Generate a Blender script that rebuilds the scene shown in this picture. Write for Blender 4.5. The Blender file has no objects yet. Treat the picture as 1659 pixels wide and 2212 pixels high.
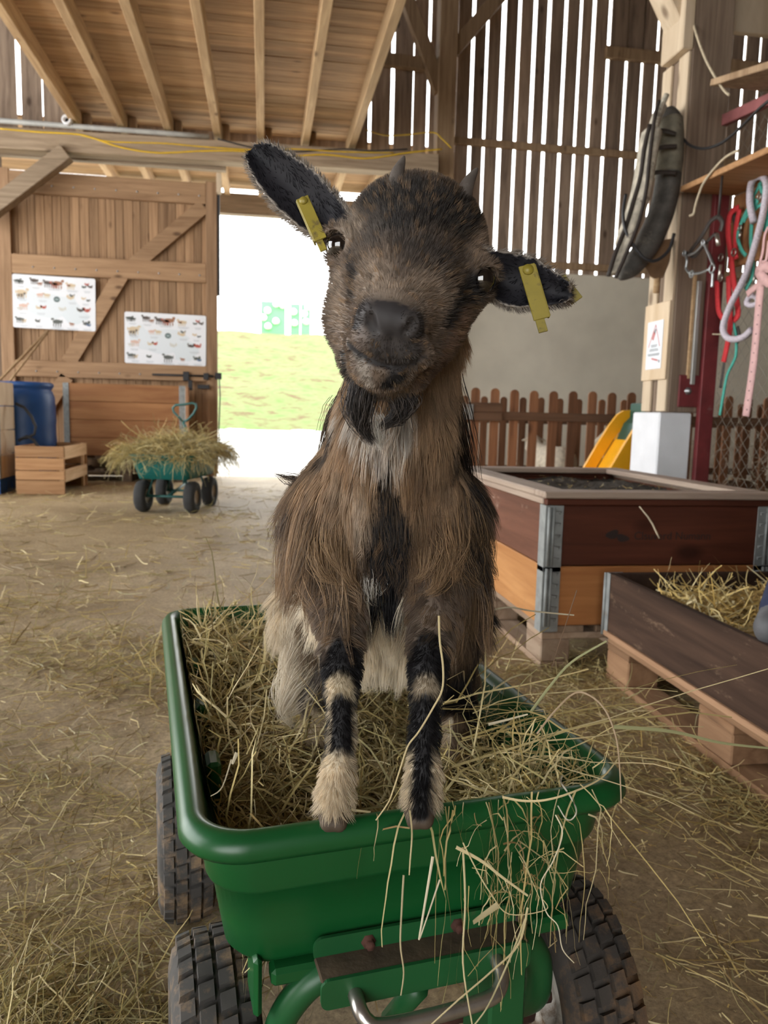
import bpy, bmesh, math, random
import numpy as np
from mathutils import Vector, Matrix, kdtree

random.seed(7)
rng = np.random.default_rng(7)
scene = bpy.context.scene
COL = scene.collection

# ------------------------------------------------------------------ camera
CAM_H, F_PX, PITCH, ROLL, YAW = 0.82, 1661.0, math.radians(7.2), 0.0237, math.radians(9.0)
IW, IH = 1659, 2212
_f0 = np.array([math.sin(YAW), math.cos(YAW), 0.0])
_r0 = np.array([math.cos(YAW), -math.sin(YAW), 0.0])
_u0 = np.array([0, 0, 1.0])
FW = _f0 * math.cos(PITCH) - _u0 * math.sin(PITCH)
_u1 = _u0 * math.cos(PITCH) + _f0 * math.sin(PITCH)
RT = _r0 * math.cos(ROLL) + _u1 * math.sin(ROLL)
UP = _u1 * math.cos(ROLL) - _r0 * math.sin(ROLL)
CP = np.array([0, 0, CAM_H])

cam_data = bpy.data.cameras.new('camera')
cam = bpy.data.objects.new('camera', cam_data)
COL.objects.link(cam)
cam_data.sensor_fit = 'VERTICAL'
cam_data.sensor_height = 34.6
cam_data.lens = F_PX / IH * 34.6
cam_data.clip_start = 0.05
cam_data.clip_end = 400
cam_data.dof.use_dof = True
cam_data.dof.focus_distance = 0.74
cam_data.dof.aperture_fstop = 11.0
cam.matrix_world = Matrix(((RT[0], UP[0], -FW[0], CP[0]), (RT[1], UP[1], -FW[1], CP[1]),
                           (RT[2], UP[2], -FW[2], CP[2]), (0, 0, 0, 1)))
scene.camera = cam

# ------------------------------------------------------------------ world, light, exposure
SKY = 5.2
world = bpy.data.worlds.new('overcast_sky')
scene.world = world
world.use_nodes = True
world.cycles.sampling_method = 'AUTOMATIC'
wn = world.node_tree
wn.nodes.clear()
w_out = wn.nodes.new('ShaderNodeOutputWorld')
w_bg = wn.nodes.new('ShaderNodeBackground')
w_tc = wn.nodes.new('ShaderNodeTexCoord')
w_sep = wn.nodes.new('ShaderNodeSeparateXYZ')
w_ramp = wn.nodes.new('ShaderNodeValToRGB')
w_ramp.color_ramp.elements[0].position = 0.0
w_ramp.color_ramp.elements[0].color = (1.0, 0.99, 0.97, 1)
w_ramp.color_ramp.elements[1].position = 1.0
w_ramp.color_ramp.elements[1].color = (0.88, 0.94, 1.0, 1)
wn.links.new(w_tc.outputs['Generated'], w_sep.inputs[0])
wn.links.new(w_sep.outputs['Z'], w_ramp.inputs[0])
wn.links.new(w_ramp.outputs[0], w_bg.inputs['Color'])
w_bg.inputs['Strength'].default_value = SKY
wn.links.new(w_bg.outputs[0], w_out.inputs[0])


FRONT_Y = -4.0          # unseen front wall; its opening is sized for the fill light
OPEN_X0, OPEN_X1, OPEN_Z = -4.8, -0.3, 3.4
LEFT_Y0, LEFT_Y1, LEFT_Z = -0.6, 8.6, 4.4      # unseen left-wall opening, placed and sized for light from the left

scene.view_settings.view_transform = 'Standard'
scene.view_settings.look = 'None'
scene.view_settings.exposure = 0.42
scene.view_settings.gamma = 1.0
scene.view_settings.use_curve_mapping = False
scene.cycles.max_bounces = 8
scene.cycles.diffuse_bounces = 5
scene.cycles.glossy_bounces = 3
scene.cycles.transmission_bounces = 4
scene.cycles.transparent_max_bounces = 6
scene.cycles.use_denoising = True
scene.cycles.sample_clamp_indirect = 6.0
scene.cycles.caustics_reflective = False
scene.cycles.caustics_refractive = False


# ------------------------------------------------------------------ where a point of the photograph lies in the barn
def ray(x, y):
    return RT * ((x - IW / 2) / F_PX) - UP * ((y - IH / 2) / F_PX) + FW


def atz(x, y, z):
    d = ray(x, y); return CP + d * ((z - CAM_H) / d[2])


def aty(x, y, Y):
    d = ray(x, y); return CP + d * (Y / d[1])


def atx(x, y, X):
    d = ray(x, y); return CP + d * (X / d[0])


def atd(x, y, d):
    return CP + ray(x, y) * d


# ------------------------------------------------------------------ object helpers
def link(name, me, mat=None, parent=None):
    o = bpy.data.objects.new(name, me)
    COL.objects.link(o)
    if mat is not None:
        for m in (mat if isinstance(mat, (list, tuple)) else [mat]):
            me.materials.append(m)
    if parent is not None:
        o.parent = parent
    return o


def tag(o, label=None, cat=None, group=None, kind=None):
    if label: o['label'] = label
    if cat: o['category'] = cat
    if group: o['group'] = group
    if kind: o['kind'] = kind
    return o


def thing(name, label, cat, loc=(0, 0, 0), rotz=0.0, group=None):
    o = bpy.data.objects.new(name, None)
    COL.objects.link(o)
    o.empty_display_size = 0.1
    o.location = [float(v) for v in loc]
    o.rotation_euler = (0, 0, rotz)
    return tag(o, label, cat, group)


def copy_tree(o, parent=None):
    c = o.copy(); COL.objects.link(c)
    if parent is not None:
        c.parent = parent
    for ch in list(o.children):
        copy_tree(ch, c)
    return c


def rotz(a):
    return np.array([[math.cos(a), -math.sin(a), 0], [math.sin(a), math.cos(a), 0], [0, 0, 1]])


def frame_z(d):
    d = np.asarray(d, float); d = d / np.linalg.norm(d)
    a = np.array([0, 0, 1.0]) if abs(d[2]) < 0.9 else np.array([1.0, 0, 0])
    x = np.cross(a, d); x /= np.linalg.norm(x)
    return x, np.cross(d, x), d


class MB:
    """Collects boxes, bars, tubes and lathed shapes; build() links them as ONE mesh object."""

    def __init__(self):
        self.v, self.f, self.s, self.r, self.m = [], [], [], [], []
        self.mi = 0

    def add(self, verts, faces, smooth=False, r=None):
        b = len(self.v)
        r = random.random() if r is None else r
        for p in verts:
            self.v.append((float(p[0]), float(p[1]), float(p[2]))); self.r.append(r)
        for f in faces:
            self.f.append([b + i for i in f]); self.s.append(smooth); self.m.append(self.mi)
        return self

    def box(self, c, s, R=None, bev=0.0, r=None):
        """a box of size s about c, R its 3x3 orientation, with chamfered edges"""
        hx, hy, hz = s[0] / 2, s[1] / 2, s[2] / 2
        b = min(bev, hx * .9, hy * .9, hz * .9)
        c = np.asarray(c, float)
        R = np.eye(3) if R is None else np.asarray(R)
        if b <= 0:
            P = [(x * hx, y * hy, z * hz) for z in (-1, 1) for y in (-1, 1) for x in (-1, 1)]
            F = [(0, 2, 3, 1), (4, 5, 7, 6), (0, 1, 5, 4), (2, 6, 7, 3), (0, 4, 6, 2), (1, 3, 7, 5)]
        else:
            bm = bmesh.new(); bmesh.ops.create_cube(bm, size=1.0)
            for q in bm.verts: q.co = Vector((q.co.x * s[0], q.co.y * s[1], q.co.z * s[2]))
            bmesh.ops.bevel(bm, geom=bm.edges[:], offset=b, segments=1, profile=0.5, affect='EDGES')
            bm.verts.index_update()
            P = [tuple(q.co) for q in bm.verts]; F = [[q.index for q in f.verts] for f in bm.faces]
            bm.free()
        return self.add([c + R @ np.array(p) for p in P], F, False, r)

    def span(self, x0, x1, y0, y1, z0, z1, bev=0.0, r=None):
        return self.box(((x0 + x1) / 2, (y0 + y1) / 2, (z0 + z1) / 2), (abs(x1 - x0), abs(y1 - y0), abs(z1 - z0)), None, bev, r)

    def bar(self, a, b, w, h, up=(0, 0, 1), bev=0.0, r=None, ext=0.0):
        """a rectangular timber from a to b; w across, h along up"""
        a, b = np.asarray(a, float), np.asarray(b, float)
        d = b - a; L = np.linalg.norm(d); d /= L
        u = np.asarray(up, float); u = u - d * (u @ d); u /= np.linalg.norm(u)
        sx = np.cross(d, u)
        return self.box((a + b) / 2, (L + 2 * ext, w, h), np.column_stack([d, -sx, u]), bev, r)

    def tube(self, path, rad, n=8, r=None, caps=True, closed=False, flat=1.0):
        P = [np.asarray(p, float) for p in path]
        R = rad if isinstance(rad, (list, tuple, np.ndarray)) else [rad] * len(P)
        m = len(P); V = []; F = []
        x0 = None
        for i in range(m):
            if closed: d = P[(i + 1) % m] - P[i - 1]
            else: d = P[min(i + 1, m - 1)] - P[max(i - 1, 0)]
            if x0 is None: x0, y0, d = frame_z(d)
            else:
                d = d / (np.linalg.norm(d) + 1e-12)
                x0 = x0 - d * (x0 @ d); x0 /= np.linalg.norm(x0) + 1e-12; y0 = np.cross(d, x0)
            for k in range(n):
                t = 2 * math.pi * k / n
                V.append(P[i] + R[i] * (x0 * math.cos(t) + y0 * math.sin(t) * flat))
        for i in range(m if closed else m - 1):
            j = (i + 1) % m
            for k in range(n):
                F.append((i * n + k, i * n + (k + 1) % n, j * n + (k + 1) % n, j * n + k))
        if caps and not closed:
            F.append(list(range(n))[::-1]); F.append([(m - 1) * n + k for k in range(n)])
        return self.add(V, F, True, r)

    def lathe(self, prof, c=(0, 0, 0), axis=(0, 0, 1), n=32, r=None, closed=False):
        """prof: (radius, height) pairs swept about axis through c"""
        x, y, d = frame_z(axis); c = np.asarray(c, float); V = []; F = []
        for (q, h) in prof:
            for k in range(n):
                t = 2 * math.pi * k / n
                V.append(c + d * h + (x * math.cos(t) + y * math.sin(t)) * q)
        m = len(prof)
        for i in range(m if closed else m - 1):
            j = (i + 1) % m
            for k in range(n):
                F.append((i * n + k, i * n + (k + 1) % n, j * n + (k + 1) % n, j * n + k))
        return self.add(V, F, True, r)

    def prism(self, pts, vec, r=None, smooth=False):
        """a flat outline given thickness vec"""
        n = len(pts); vec = np.asarray(vec, float)
        A = [np.asarray(p, float) for p in pts]
        V = A + [p + vec for p in A]
        F = [list(range(n))[::-1], list(range(n, 2 * n))] + [(i, (i + 1) % n, n + (i + 1) % n, n + i) for i in range(n)]
        return self.add(V, F, smooth, r)

    def build(self, name, mat, parent=None):
        me = bpy.data.meshes.new(name)
        me.from_pydata(self.v, [], self.f)
        me.polygons.foreach_set('use_smooth', self.s)
        me.polygons.foreach_set('material_index', self.m)
        a = me.attributes.new('rnd', 'FLOAT', 'POINT')
        a.data.foreach_set('value', self.r)
        me.update()
        o = link(name, me, mat, parent)
        return o


def fix_normals(o):
    bm = bmesh.new(); bm.from_mesh(o.data); bmesh.ops.recalc_face_normals(bm, faces=bm.faces[:]); bm.to_mesh(o.data); bm.free()
    return o


# ------------------------------------------------------------------ materials
def new_mat(name):
    m = bpy.data.materials.new(name); m.use_nodes = True
    nt = m.node_tree
    return m, nt, nt.nodes['Principled BSDF']


def nd(nt, typ, **kw):
    n = nt.nodes.new(typ)
    for k, v in kw.items(): setattr(n, k, v)
    return n


def plain(name, col, rough=0.6, metal=0.0, noise=0.12, nscale=14.0, spec=0.5, bump=0.0, dirt=None, dirt_amt=0.0, dscale=5.0):
    m, nt, b = new_mat(name)
    tc = nd(nt, 'ShaderNodeTexCoord'); no = nd(nt, 'ShaderNodeTexNoise')
    no.inputs['Scale'].default_value = nscale; no.inputs['Detail'].default_value = 6
    nt.links.new(tc.outputs['Object'], no.inputs['Vector'])
    rp = nd(nt, 'ShaderNodeValToRGB')
    c = np.array(col)
    rp.color_ramp.elements[0].position = 0.3; rp.color_ramp.elements[1].position = 0.75
    rp.color_ramp.elements[0].color = (*np.clip(c * (1 - noise), 0, 1), 1)
    rp.color_ramp.elements[1].color = (*np.clip(c * (1 + noise), 0, 1), 1)
    nt.links.new(no.outputs[0], rp.inputs[0])
    out = rp.outputs[0]
    if dirt is not None:
        n2 = nd(nt, 'ShaderNodeTexNoise'); n2.inputs['Scale'].default_value = dscale; n2.inputs['Detail'].default_value = 8; n2.inputs['Roughness'].default_value = 0.7
        nt.links.new(tc.outputs['Object'], n2.inputs['Vector'])
        r2 = nd(nt, 'ShaderNodeValToRGB'); r2.color_ramp.elements[0].position = 0.62 - 0.3 * dirt_amt; r2.color_ramp.elements[1].position = 0.72 - 0.2 * dirt_amt
        nt.links.new(n2.outputs[0], r2.inputs[0])
        mx = nd(nt, 'ShaderNodeMixRGB'); mx.inputs[2].default_value = (*dirt, 1)
        nt.links.new(r2.outputs[0], mx.inputs[0]); nt.links.new(out, mx.inputs[1]); out = mx.outputs[0]
    nt.links.new(out, b.inputs['Base Color'])
    b.inputs['Roughness'].default_value = rough; b.inputs['Metallic'].default_value = metal
    b.inputs['Specular IOR Level'].default_value = spec
    if bump > 0:
        bp = nd(nt, 'ShaderNodeBump'); bp.inputs['Strength'].default_value = bump; bp.inputs['Distance'].default_value = 0.01
        nt.links.new(no.outputs[0], bp.inputs['Height']); nt.links.new(bp.outputs[0], b.inputs['Normal'])
    return m


def wood(name, dark, light, axis=0, rough=0.75, scale=1.0, stretch=14.0, var=0.35, knots=True, bump=0.25, worn=None, worn_amt=0.0):
    """sawn timber: grain along axis, a tint of its own for every board (attribute rnd)"""
    m, nt, b = new_mat(name)
    tc = nd(nt, 'ShaderNodeTexCoord'); at = nd(nt, 'ShaderNodeAttribute'); at.attribute_name = 'rnd'
    vm = nd(nt, 'ShaderNodeVectorMath', operation='MULTIPLY')
    s = [stretch * scale] * 3; s[axis] = scale * 0.9
    vm.inputs[1].default_value = s
    nt.links.new(tc.outputs['Object'], vm.inputs[0])
    off = nd(nt, 'ShaderNodeVectorMath', operation='SCALE'); off.inputs[0].default_value = (17.3, 31.1, 23.7)
    nt.links.new(at.outputs['Fac'], off.inputs['Scale'])
    ad = nd(nt, 'ShaderNodeVectorMath', operation='ADD')
    nt.links.new(vm.outputs[0], ad.inputs[0]); nt.links.new(off.outputs[0], ad.inputs[1])
    n1 = nd(nt, 'ShaderNodeTexNoise'); n1.inputs['Scale'].default_value = 1.6; n1.inputs['Detail'].default_value = 7; n1.inputs['Roughness'].default_value = 0.62
    n1.inputs['Distortion'].default_value = 0.5
    nt.links.new(ad.outputs[0], n1.inputs['Vector'])
    rp = nd(nt, 'ShaderNodeValToRGB')
    rp.color_ramp.elements[0].position = 0.32; rp.color_ramp.elements[1].position = 0.66
    rp.color_ramp.elements[0].color = (*dark, 1); rp.color_ramp.elements[1].color = (*light, 1)
    nt.links.new(n1.outputs[0], rp.inputs[0])
    out = rp.outputs[0]
    if knots:
        vs = [2.6 * scale] * 3; vs[axis] = 1.3 * scale
        v2 = nd(nt, 'ShaderNodeVectorMath', operation='MULTIPLY'); v2.inputs[1].default_value = vs
        nt.links.new(tc.outputs['Object'], v2.inputs[0])
        a2 = nd(nt, 'ShaderNodeVectorMath', operation='ADD'); nt.links.new(v2.outputs[0], a2.inputs[0]); nt.links.new(off.outputs[0], a2.inputs[1])
        vo = nd(nt, 'ShaderNodeTexVoronoi'); vo.inputs['Scale'].default_value = 1.5
        nt.links.new(a2.outputs[0], vo.inputs['Vector'])
        r2 = nd(nt, 'ShaderNodeValToRGB'); r2.color_ramp.elements[0].position = 0.05; r2.color_ramp.elements[0].color = (0.25, 0.2, 0.17, 1)
        r2.color_ramp.elements[1].position = 0.13; r2.color_ramp.elements[1].color = (1, 1, 1, 1)
        nt.links.new(vo.outputs['Distance'], r2.inputs[0])
        mk = nd(nt, 'ShaderNodeMixRGB', blend_type='MULTIPLY'); mk.inputs[0].default_value = 0.8
        nt.links.new(out, mk.inputs[1]); nt.links.new(r2.outputs[0], mk.inputs[2]); out = mk.outputs[0]
    mr = nd(nt, 'ShaderNodeMapRange'); mr.inputs['To Min'].default_value = 1 - var; mr.inputs['To Max'].default_value = 1 + var
    nt.links.new(at.outputs['Fac'], mr.inputs['Value'])
    hs = nd(nt, 'ShaderNodeHueSaturation'); nt.links.new(mr.outputs[0], hs.inputs['Value']); nt.links.new(out, hs.inputs['Color'])
    out = hs.outputs[0]
    if worn is not None:
        n3 = nd(nt, 'ShaderNodeTexNoise'); n3.inputs['Scale'].default_value = 9.0; n3.inputs['Detail'].default_value = 10; n3.inputs['Roughness'].default_value = 0.75
        v3 = nd(nt, 'ShaderNodeVectorMath', operation='MULTIPLY'); q = [1.6] * 3; q[axis] = 0.5; v3.inputs[1].default_value = q
        nt.links.new(tc.outputs['Object'], v3.inputs[0]); nt.links.new(v3.outputs[0], n3.inputs['Vector'])
        r3 = nd(nt, 'ShaderNodeValToRGB'); r3.color_ramp.elements[0].position = 0.66 - 0.25 * worn_amt; r3.color_ramp.elements[1].position = 0.74 - 0.2 * worn_amt
        nt.links.new(n3.outputs[0], r3.inputs[0])
        mw = nd(nt, 'ShaderNodeMixRGB'); mw.inputs[2].default_value = (*worn, 1)
        nt.links.new(r3.outputs[0], mw.inputs[0]); nt.links.new(out, mw.inputs[1]); out = mw.outputs[0]
    nt.links.new(out, b.inputs['Base Color'])
    b.inputs['Roughness'].default_value = rough
    b.inputs['Specular IOR Level'].default_value = 0.3
    bp = nd(nt, 'ShaderNodeBump'); bp.inputs['Strength'].default_value = bump; bp.inputs['Distance'].default_value = 0.004
    nt.links.new(n1.outputs[0], bp.inputs['Height']); nt.links.new(bp.outputs[0], b.inputs['Normal'])
    return m


def attr_mat(name, attr='col', rough=0.6, spec=0.3, trans=0.0):
    m, nt, b = new_mat(name)
    at = nd(nt, 'ShaderNodeAttribute'); at.attribute_name = attr
    nt.links.new(at.outputs['Color'], b.inputs['Base Color'])
    b.inputs['Roughness'].default_value = rough; b.inputs['Specular IOR Level'].default_value = spec
    if trans > 0:
        tl = nd(nt, 'ShaderNodeBsdfTranslucent'); nt.links.new(at.outputs['Color'], tl.inputs['Color'])
        mx = nd(nt, 'ShaderNodeMixShader'); mx.inputs[0].default_value = trans
        nt.links.new(b.outputs[0], mx.inputs[1]); nt.links.new(tl.outputs[0], mx.inputs[2])
        nt.links.new(mx.outputs[0], nt.nodes['Material Output'].inputs['Surface'])
    return m


M = {}
M['loft_board'] = wood('loft_board', (0.28, 0.16, 0.08), (0.50, 0.33, 0.18), 0, var=0.22, worn=(0.05, 0.03, 0.02), worn_amt=-0.25)
M['joist'] = wood('joist', (0.36, 0.23, 0.12), (0.56, 0.39, 0.22), 1, var=0.12)
M['beam_x'] = wood('beam_x', (0.20, 0.145, 0.095), (0.36, 0.275, 0.19), 0, var=0.15)
M['beam_z'] = wood('beam_z', (0.22, 0.14, 0.08), (0.40, 0.28, 0.17), 2, var=0.15)
M['plank_z'] = wood('plank_z', (0.19, 0.135, 0.10), (0.43, 0.32, 0.235), 2, var=0.30, stretch=10)
M['door_board'] = wood('door_board', (0.20, 0.115, 0.06), (0.38, 0.235, 0.13), 2, var=0.2, stretch=22)
M['door_frame'] = wood('door_frame', (0.24, 0.14, 0.075), (0.38, 0.24, 0.135), 0, var=0.12)
M['door_frame_z'] = wood('door_frame_z', (0.22, 0.13, 0.07), (0.36, 0.225, 0.13), 2, var=0.12)
M['barn_wood'] = wood('barn_wood', (0.10, 0.07, 0.045), (0.22, 0.15, 0.10), 2, var=0.25)
M['ply'] = wood('ply', (0.60, 0.45, 0.29), (0.76, 0.62, 0.45), 2, var=0.05, stretch=5, knots=False, bump=0.05)
M['post_wood'] = wood('post_wood', (0.155, 0.11, 0.078), (0.28, 0.21, 0.155), 2, var=0.05, stretch=30)
M['new_pine'] = wood('new_pine', (0.50, 0.39, 0.27), (0.64, 0.53, 0.39), 2, var=0.06, stretch=8)
M['collar_red'] = wood('collar_red', (0.045, 0.012, 0.006), (0.085, 0.024, 0.012), 0, var=0.2, rough=0.5, worn=(0.20, 0.10, 0.06), worn_amt=0.05)  # front and rear boards: shade put into a darker red
M['collar_orange'] = wood('collar_orange', (0.28, 0.10, 0.03), (0.42, 0.18, 0.06), 0, var=0.1, rough=0.55)  # front and rear boards: orange darkened as the shaded face
M['collar_red_lit'] = wood('collar_red_lit', (0.11, 0.04, 0.022), (0.19, 0.075, 0.045), 1, var=0.2, rough=0.5, worn=(0.42, 0.30, 0.23), worn_amt=0.16)  # side boards: same red made paler, light put into the tone
M['collar_orange_lit'] = wood('collar_orange_lit', (0.38, 0.16, 0.05), (0.55, 0.27, 0.10), 1, var=0.1, rough=0.55)  # side boards: same orange lightened as the lit face
M['rim_board'] = wood('rim_board', (0.25, 0.18, 0.14), (0.41, 0.32, 0.25), 1, var=0.12, rough=0.6, worn=(0.16, 0.07, 0.04), worn_amt=-0.05)
M['rim_board_x'] = wood('rim_board_x', (0.25, 0.18, 0.14), (0.41, 0.32, 0.25), 0, var=0.12, rough=0.6, worn=(0.16, 0.07, 0.04), worn_amt=0.0)
M['trough'] = wood('trough', (0.024, 0.012, 0.007), (0.062, 0.034, 0.021), 1, var=0.2, rough=0.9, worn=(0.17, 0.11, 0.07), worn_amt=0.36)
M['trough_edge'] = wood('trough_edge', (0.30, 0.16, 0.085), (0.48, 0.29, 0.17), 1, var=0.1)
M['pallet'] = wood('pallet', (0.26, 0.17, 0.11), (0.42, 0.31, 0.22), 1, var=0.2)
M['pallet_red'] = wood('pallet_red', (0.19, 0.10, 0.05), (0.32, 0.185, 0.10), 1, var=0.2)
M['crate'] = wood('crate', (0.28, 0.14, 0.06), (0.44, 0.25, 0.12), 0, var=0.18)
M['crate_lit'] = wood('crate_lit', (0.52, 0.32, 0.16), (0.70, 0.48, 0.28), 1, var=0.1)  # paler copy of the crate wood, light on the open end painted in
M['panel_big'] = wood('panel_big', (0.24, 0.10, 0.04), (0.37, 0.18, 0.075), 0, var=0.15, stretch=9, scale=0.8)
M['picket'] = wood('picket', (0.13, 0.058, 0.028), (0.26, 0.12, 0.06), 2, var=0.35)
M['picket_rail'] = wood('picket_rail', (0.11, 0.06, 0.035), (0.18, 0.10, 0.06), 0, var=0.1)
M['steel'] = plain('steel', (0.42, 0.44, 0.45), 0.42, 0.85, 0.2, 25)
M['galv'] = plain('galv', (0.27, 0.285, 0.28), 0.6, 0.25, 0.2, 30, dirt=(0.22, 0.16, 0.11), dirt_amt=0.1)
M['chrome'] = plain('chrome', (0.45, 0.42, 0.38), 0.3, 0.9, 0.2, 40, dirt=(0.16, 0.11, 0.07), dirt_amt=0.0, dscale=25)
M['black_metal'] = plain('black_metal', (0.02, 0.02, 0.022), 0.5, 0.3)
M['rust'] = plain('rust', (0.075, 0.028, 0.018), 0.85, 0.1, 0.4, 60, bump=0.3)
M['plaster'] = plain('plaster', (0.70, 0.66, 0.555), 0.9, 0, 0.10, 2.0, spec=0.2, bump=0.05)
M['white_paint'] = plain('white_paint', (0.74, 0.76, 0.80), 0.7, 0, 0.05, 9, bump=0.1, dirt=(0.45, 0.38, 0.30), dirt_amt=-0.25, dscale=9)
M['cart_green'] = plain('cart_green', (0.0055, 0.076, 0.0180), 0.34, 0, 0.10, 8, dirt=(0.035, 0.16, 0.055), dirt_amt=-0.15, dscale=14)
M['cart_steel'] = plain('cart_steel', (0.010, 0.085, 0.024), 0.42, 0, 0.15, 8, dirt=(0.12, 0.085, 0.05), dirt_amt=0.02, dscale=9)
M['mud_steel'] = plain('mud_steel', (0.075, 0.05, 0.028), 0.9, 0, 0.35, 40, bump=0.3, dirt=(0.01, 0.05, 0.02), dirt_amt=-0.05, dscale=12)
M['tyre'] = plain('tyre', (0.060, 0.055, 0.050), 0.85, 0, 0.3, 20, bump=0.2, dirt=(0.21, 0.14, 0.08), dirt_amt=0.46, dscale=22)
M['tyre_mud'] = plain('tyre_mud', (0.04, 0.033, 0.027), 0.9, 0, 0.4, 20, bump=0.5, dirt=(0.15, 0.085, 0.04), dirt_amt=0.5, dscale=13)
M['tyre_far'] = plain('tyre_far', (0.03, 0.03, 0.03), 0.9, 0, 0.2)
M['hub'] = plain('hub', (0.50, 0.46, 0.40), 0.55, 0, 0.2, 20, dirt=(0.14, 0.09, 0.05), dirt_amt=0.25, dscale=12)
M['teal'] = plain('teal', (0.010, 0.16, 0.15), 0.45, 0, 0.1)
M['teal_frame'] = plain('teal_frame', (0.03, 0.11, 0.10), 0.45, 0.2, 0.15)
M['barrel'] = plain('barrel', (0.012, 0.07, 0.24), 0.45, 0, 0.15, 6)
M['hose'] = plain('hose', (0.015, 0.015, 0.017), 0.5)
M['yellow_cable'] = plain('yellow_cable', (0.70, 0.45, 0.02), 0.5)
M['pvc'] = plain('pvc', (0.36, 0.36, 0.34), 0.5, 0, 0.15, 10)
M['leather'] = plain('leather', (0.075, 0.070, 0.063), 0.75, 0, 0.45, 18, bump=0.5, dirt=(0.20, 0.18, 0.15), dirt_amt=0.15, dscale=6)
M['leather_pale'] = plain('leather_pale', (0.47, 0.43, 0.35), 0.8, 0, 0.35, 25, bump=0.4, dirt=(0.08, 0.06, 0.05), dirt_amt=0.15, dscale=12)
M['leather_tan'] = plain('leather_tan', (0.20, 0.115, 0.055), 0.6, 0, 0.25, 14, bump=0.2)
M['strap_dark'] = plain('strap_dark', (0.03, 0.022, 0.018), 0.6, 0, 0.3, 30)
M['red_web'] = plain('red_web', (0.50, 0.025, 0.03), 0.8, 0, 0.15, 90)
M['teal_web'] = plain('teal_web', (0.06, 0.34, 0.27), 0.75, 0, 0.15, 90)
M['lilac_rope'] = plain('lilac_rope', (0.55, 0.50, 0.56), 0.9, 0, 0.3, 160, bump=0.5)
M['pink_web'] = plain('pink_web', (0.62, 0.38, 0.37), 0.8, 0, 0.08, 60)
M['twine'] = plain('twine', (0.52, 0.44, 0.31), 0.9, 0, 0.2, 60)
M['rail_grey'] = plain('rail_grey', (0.42, 0.42, 0.40), 0.5, 0.5, 0.1)
M['faded_red'] = plain('faded_red', (0.30, 0.10, 0.10), 0.7, 0, 0.25, 14)
M['leather_sleeve'] = plain('leather_sleeve', (0.17, 0.155, 0.115), 0.85, 0, 0.4, 16, bump=0.4, dirt=(0.06, 0.055, 0.05), dirt_amt=0.15, dscale=10)
M['red_paint'] = plain('red_paint', (0.16, 0.022, 0.025), 0.6, 0, 0.25, 12, dirt=(0.20, 0.12, 0.11), dirt_amt=0.0, dscale=10)
M['slide_yellow'] = plain('slide_yellow', (0.85, 0.42, 0.015), 0.4, 0, 0.05)
M['slide_green'] = plain('slide_green', (0.01, 0.07, 0.05), 0.45, 0, 0.05)
M['crate_green'] = plain('crate_green', (0.03, 0.20, 0.07), 0.5, 0, 0.1)
M['wire'] = plain('wire', (0.33, 0.31, 0.26), 0.6, 0.4, 0.1)
M['navy'] = plain('navy', (0.012, 0.018, 0.05), 0.9, 0, 0.25, 50, bump=0.2)
M['boot'] = plain('boot', (0.085, 0.085, 0.09), 0.65, 0, 0.25, 20, dirt=(0.2, 0.16, 0.11), dirt_amt=0.05, dscale=14)
M['skin'] = plain('skin', (0.55, 0.33, 0.24), 0.6, 0, 0.05)
M['brown_hair'] = plain('brown_hair', (0.06, 0.035, 0.02), 0.7, 0, 0.3, 60)
M['panel_mint'] = plain('panel_mint', (0.13, 0.40, 0.17), 0.6, 0, 0.06)
M['hold_white'] = plain('hold_white', (0.85, 0.85, 0.82), 0.5, 0, 0.03)
M['soil'] = plain('soil', (0.075, 0.066, 0.055), 0.95, 0, 0.35, 60, spec=0.2, bump=0.6)
M['paper'] = plain('paper', (0.74, 0.78, 0.84), 0.4, 0, 0.03, 3)
M['sheet'] = plain('sheet', (0.78, 0.80, 0.84), 0.5, 0, 0.03, 3)
M['ink_red'] = plain('ink_red', (0.55, 0.20, 0.20), 0.6)
M['ink_grey'] = plain('ink_grey', (0.22, 0.24, 0.26), 0.6)
M['tag_yellow'] = plain('tag_yellow', (0.27, 0.215, 0.03), 0.45, 0, 0.15, 40, dirt=(0.075, 0.05, 0.03), dirt_amt=0.28, dscale=60)
M['horn'] = plain('horn', (0.10, 0.085, 0.075), 0.5, 0, 0.25, 60, bump=0.3)
M['hoof'] = plain('hoof', (0.10, 0.07, 0.05), 0.6, 0, 0.3, 60, bump=0.2)
M['hay'] = attr_mat('hay', 'col', 0.55, 0.35, 0.18)
M['wool'] = plain('wool', (0.62, 0.55, 0.44), 0.95, 0, 0.2, 30, spec=0.1, bump=0.6)
M['stamp'] = plain('stamp', (0.018, 0.008, 0.006), 0.6)

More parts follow.
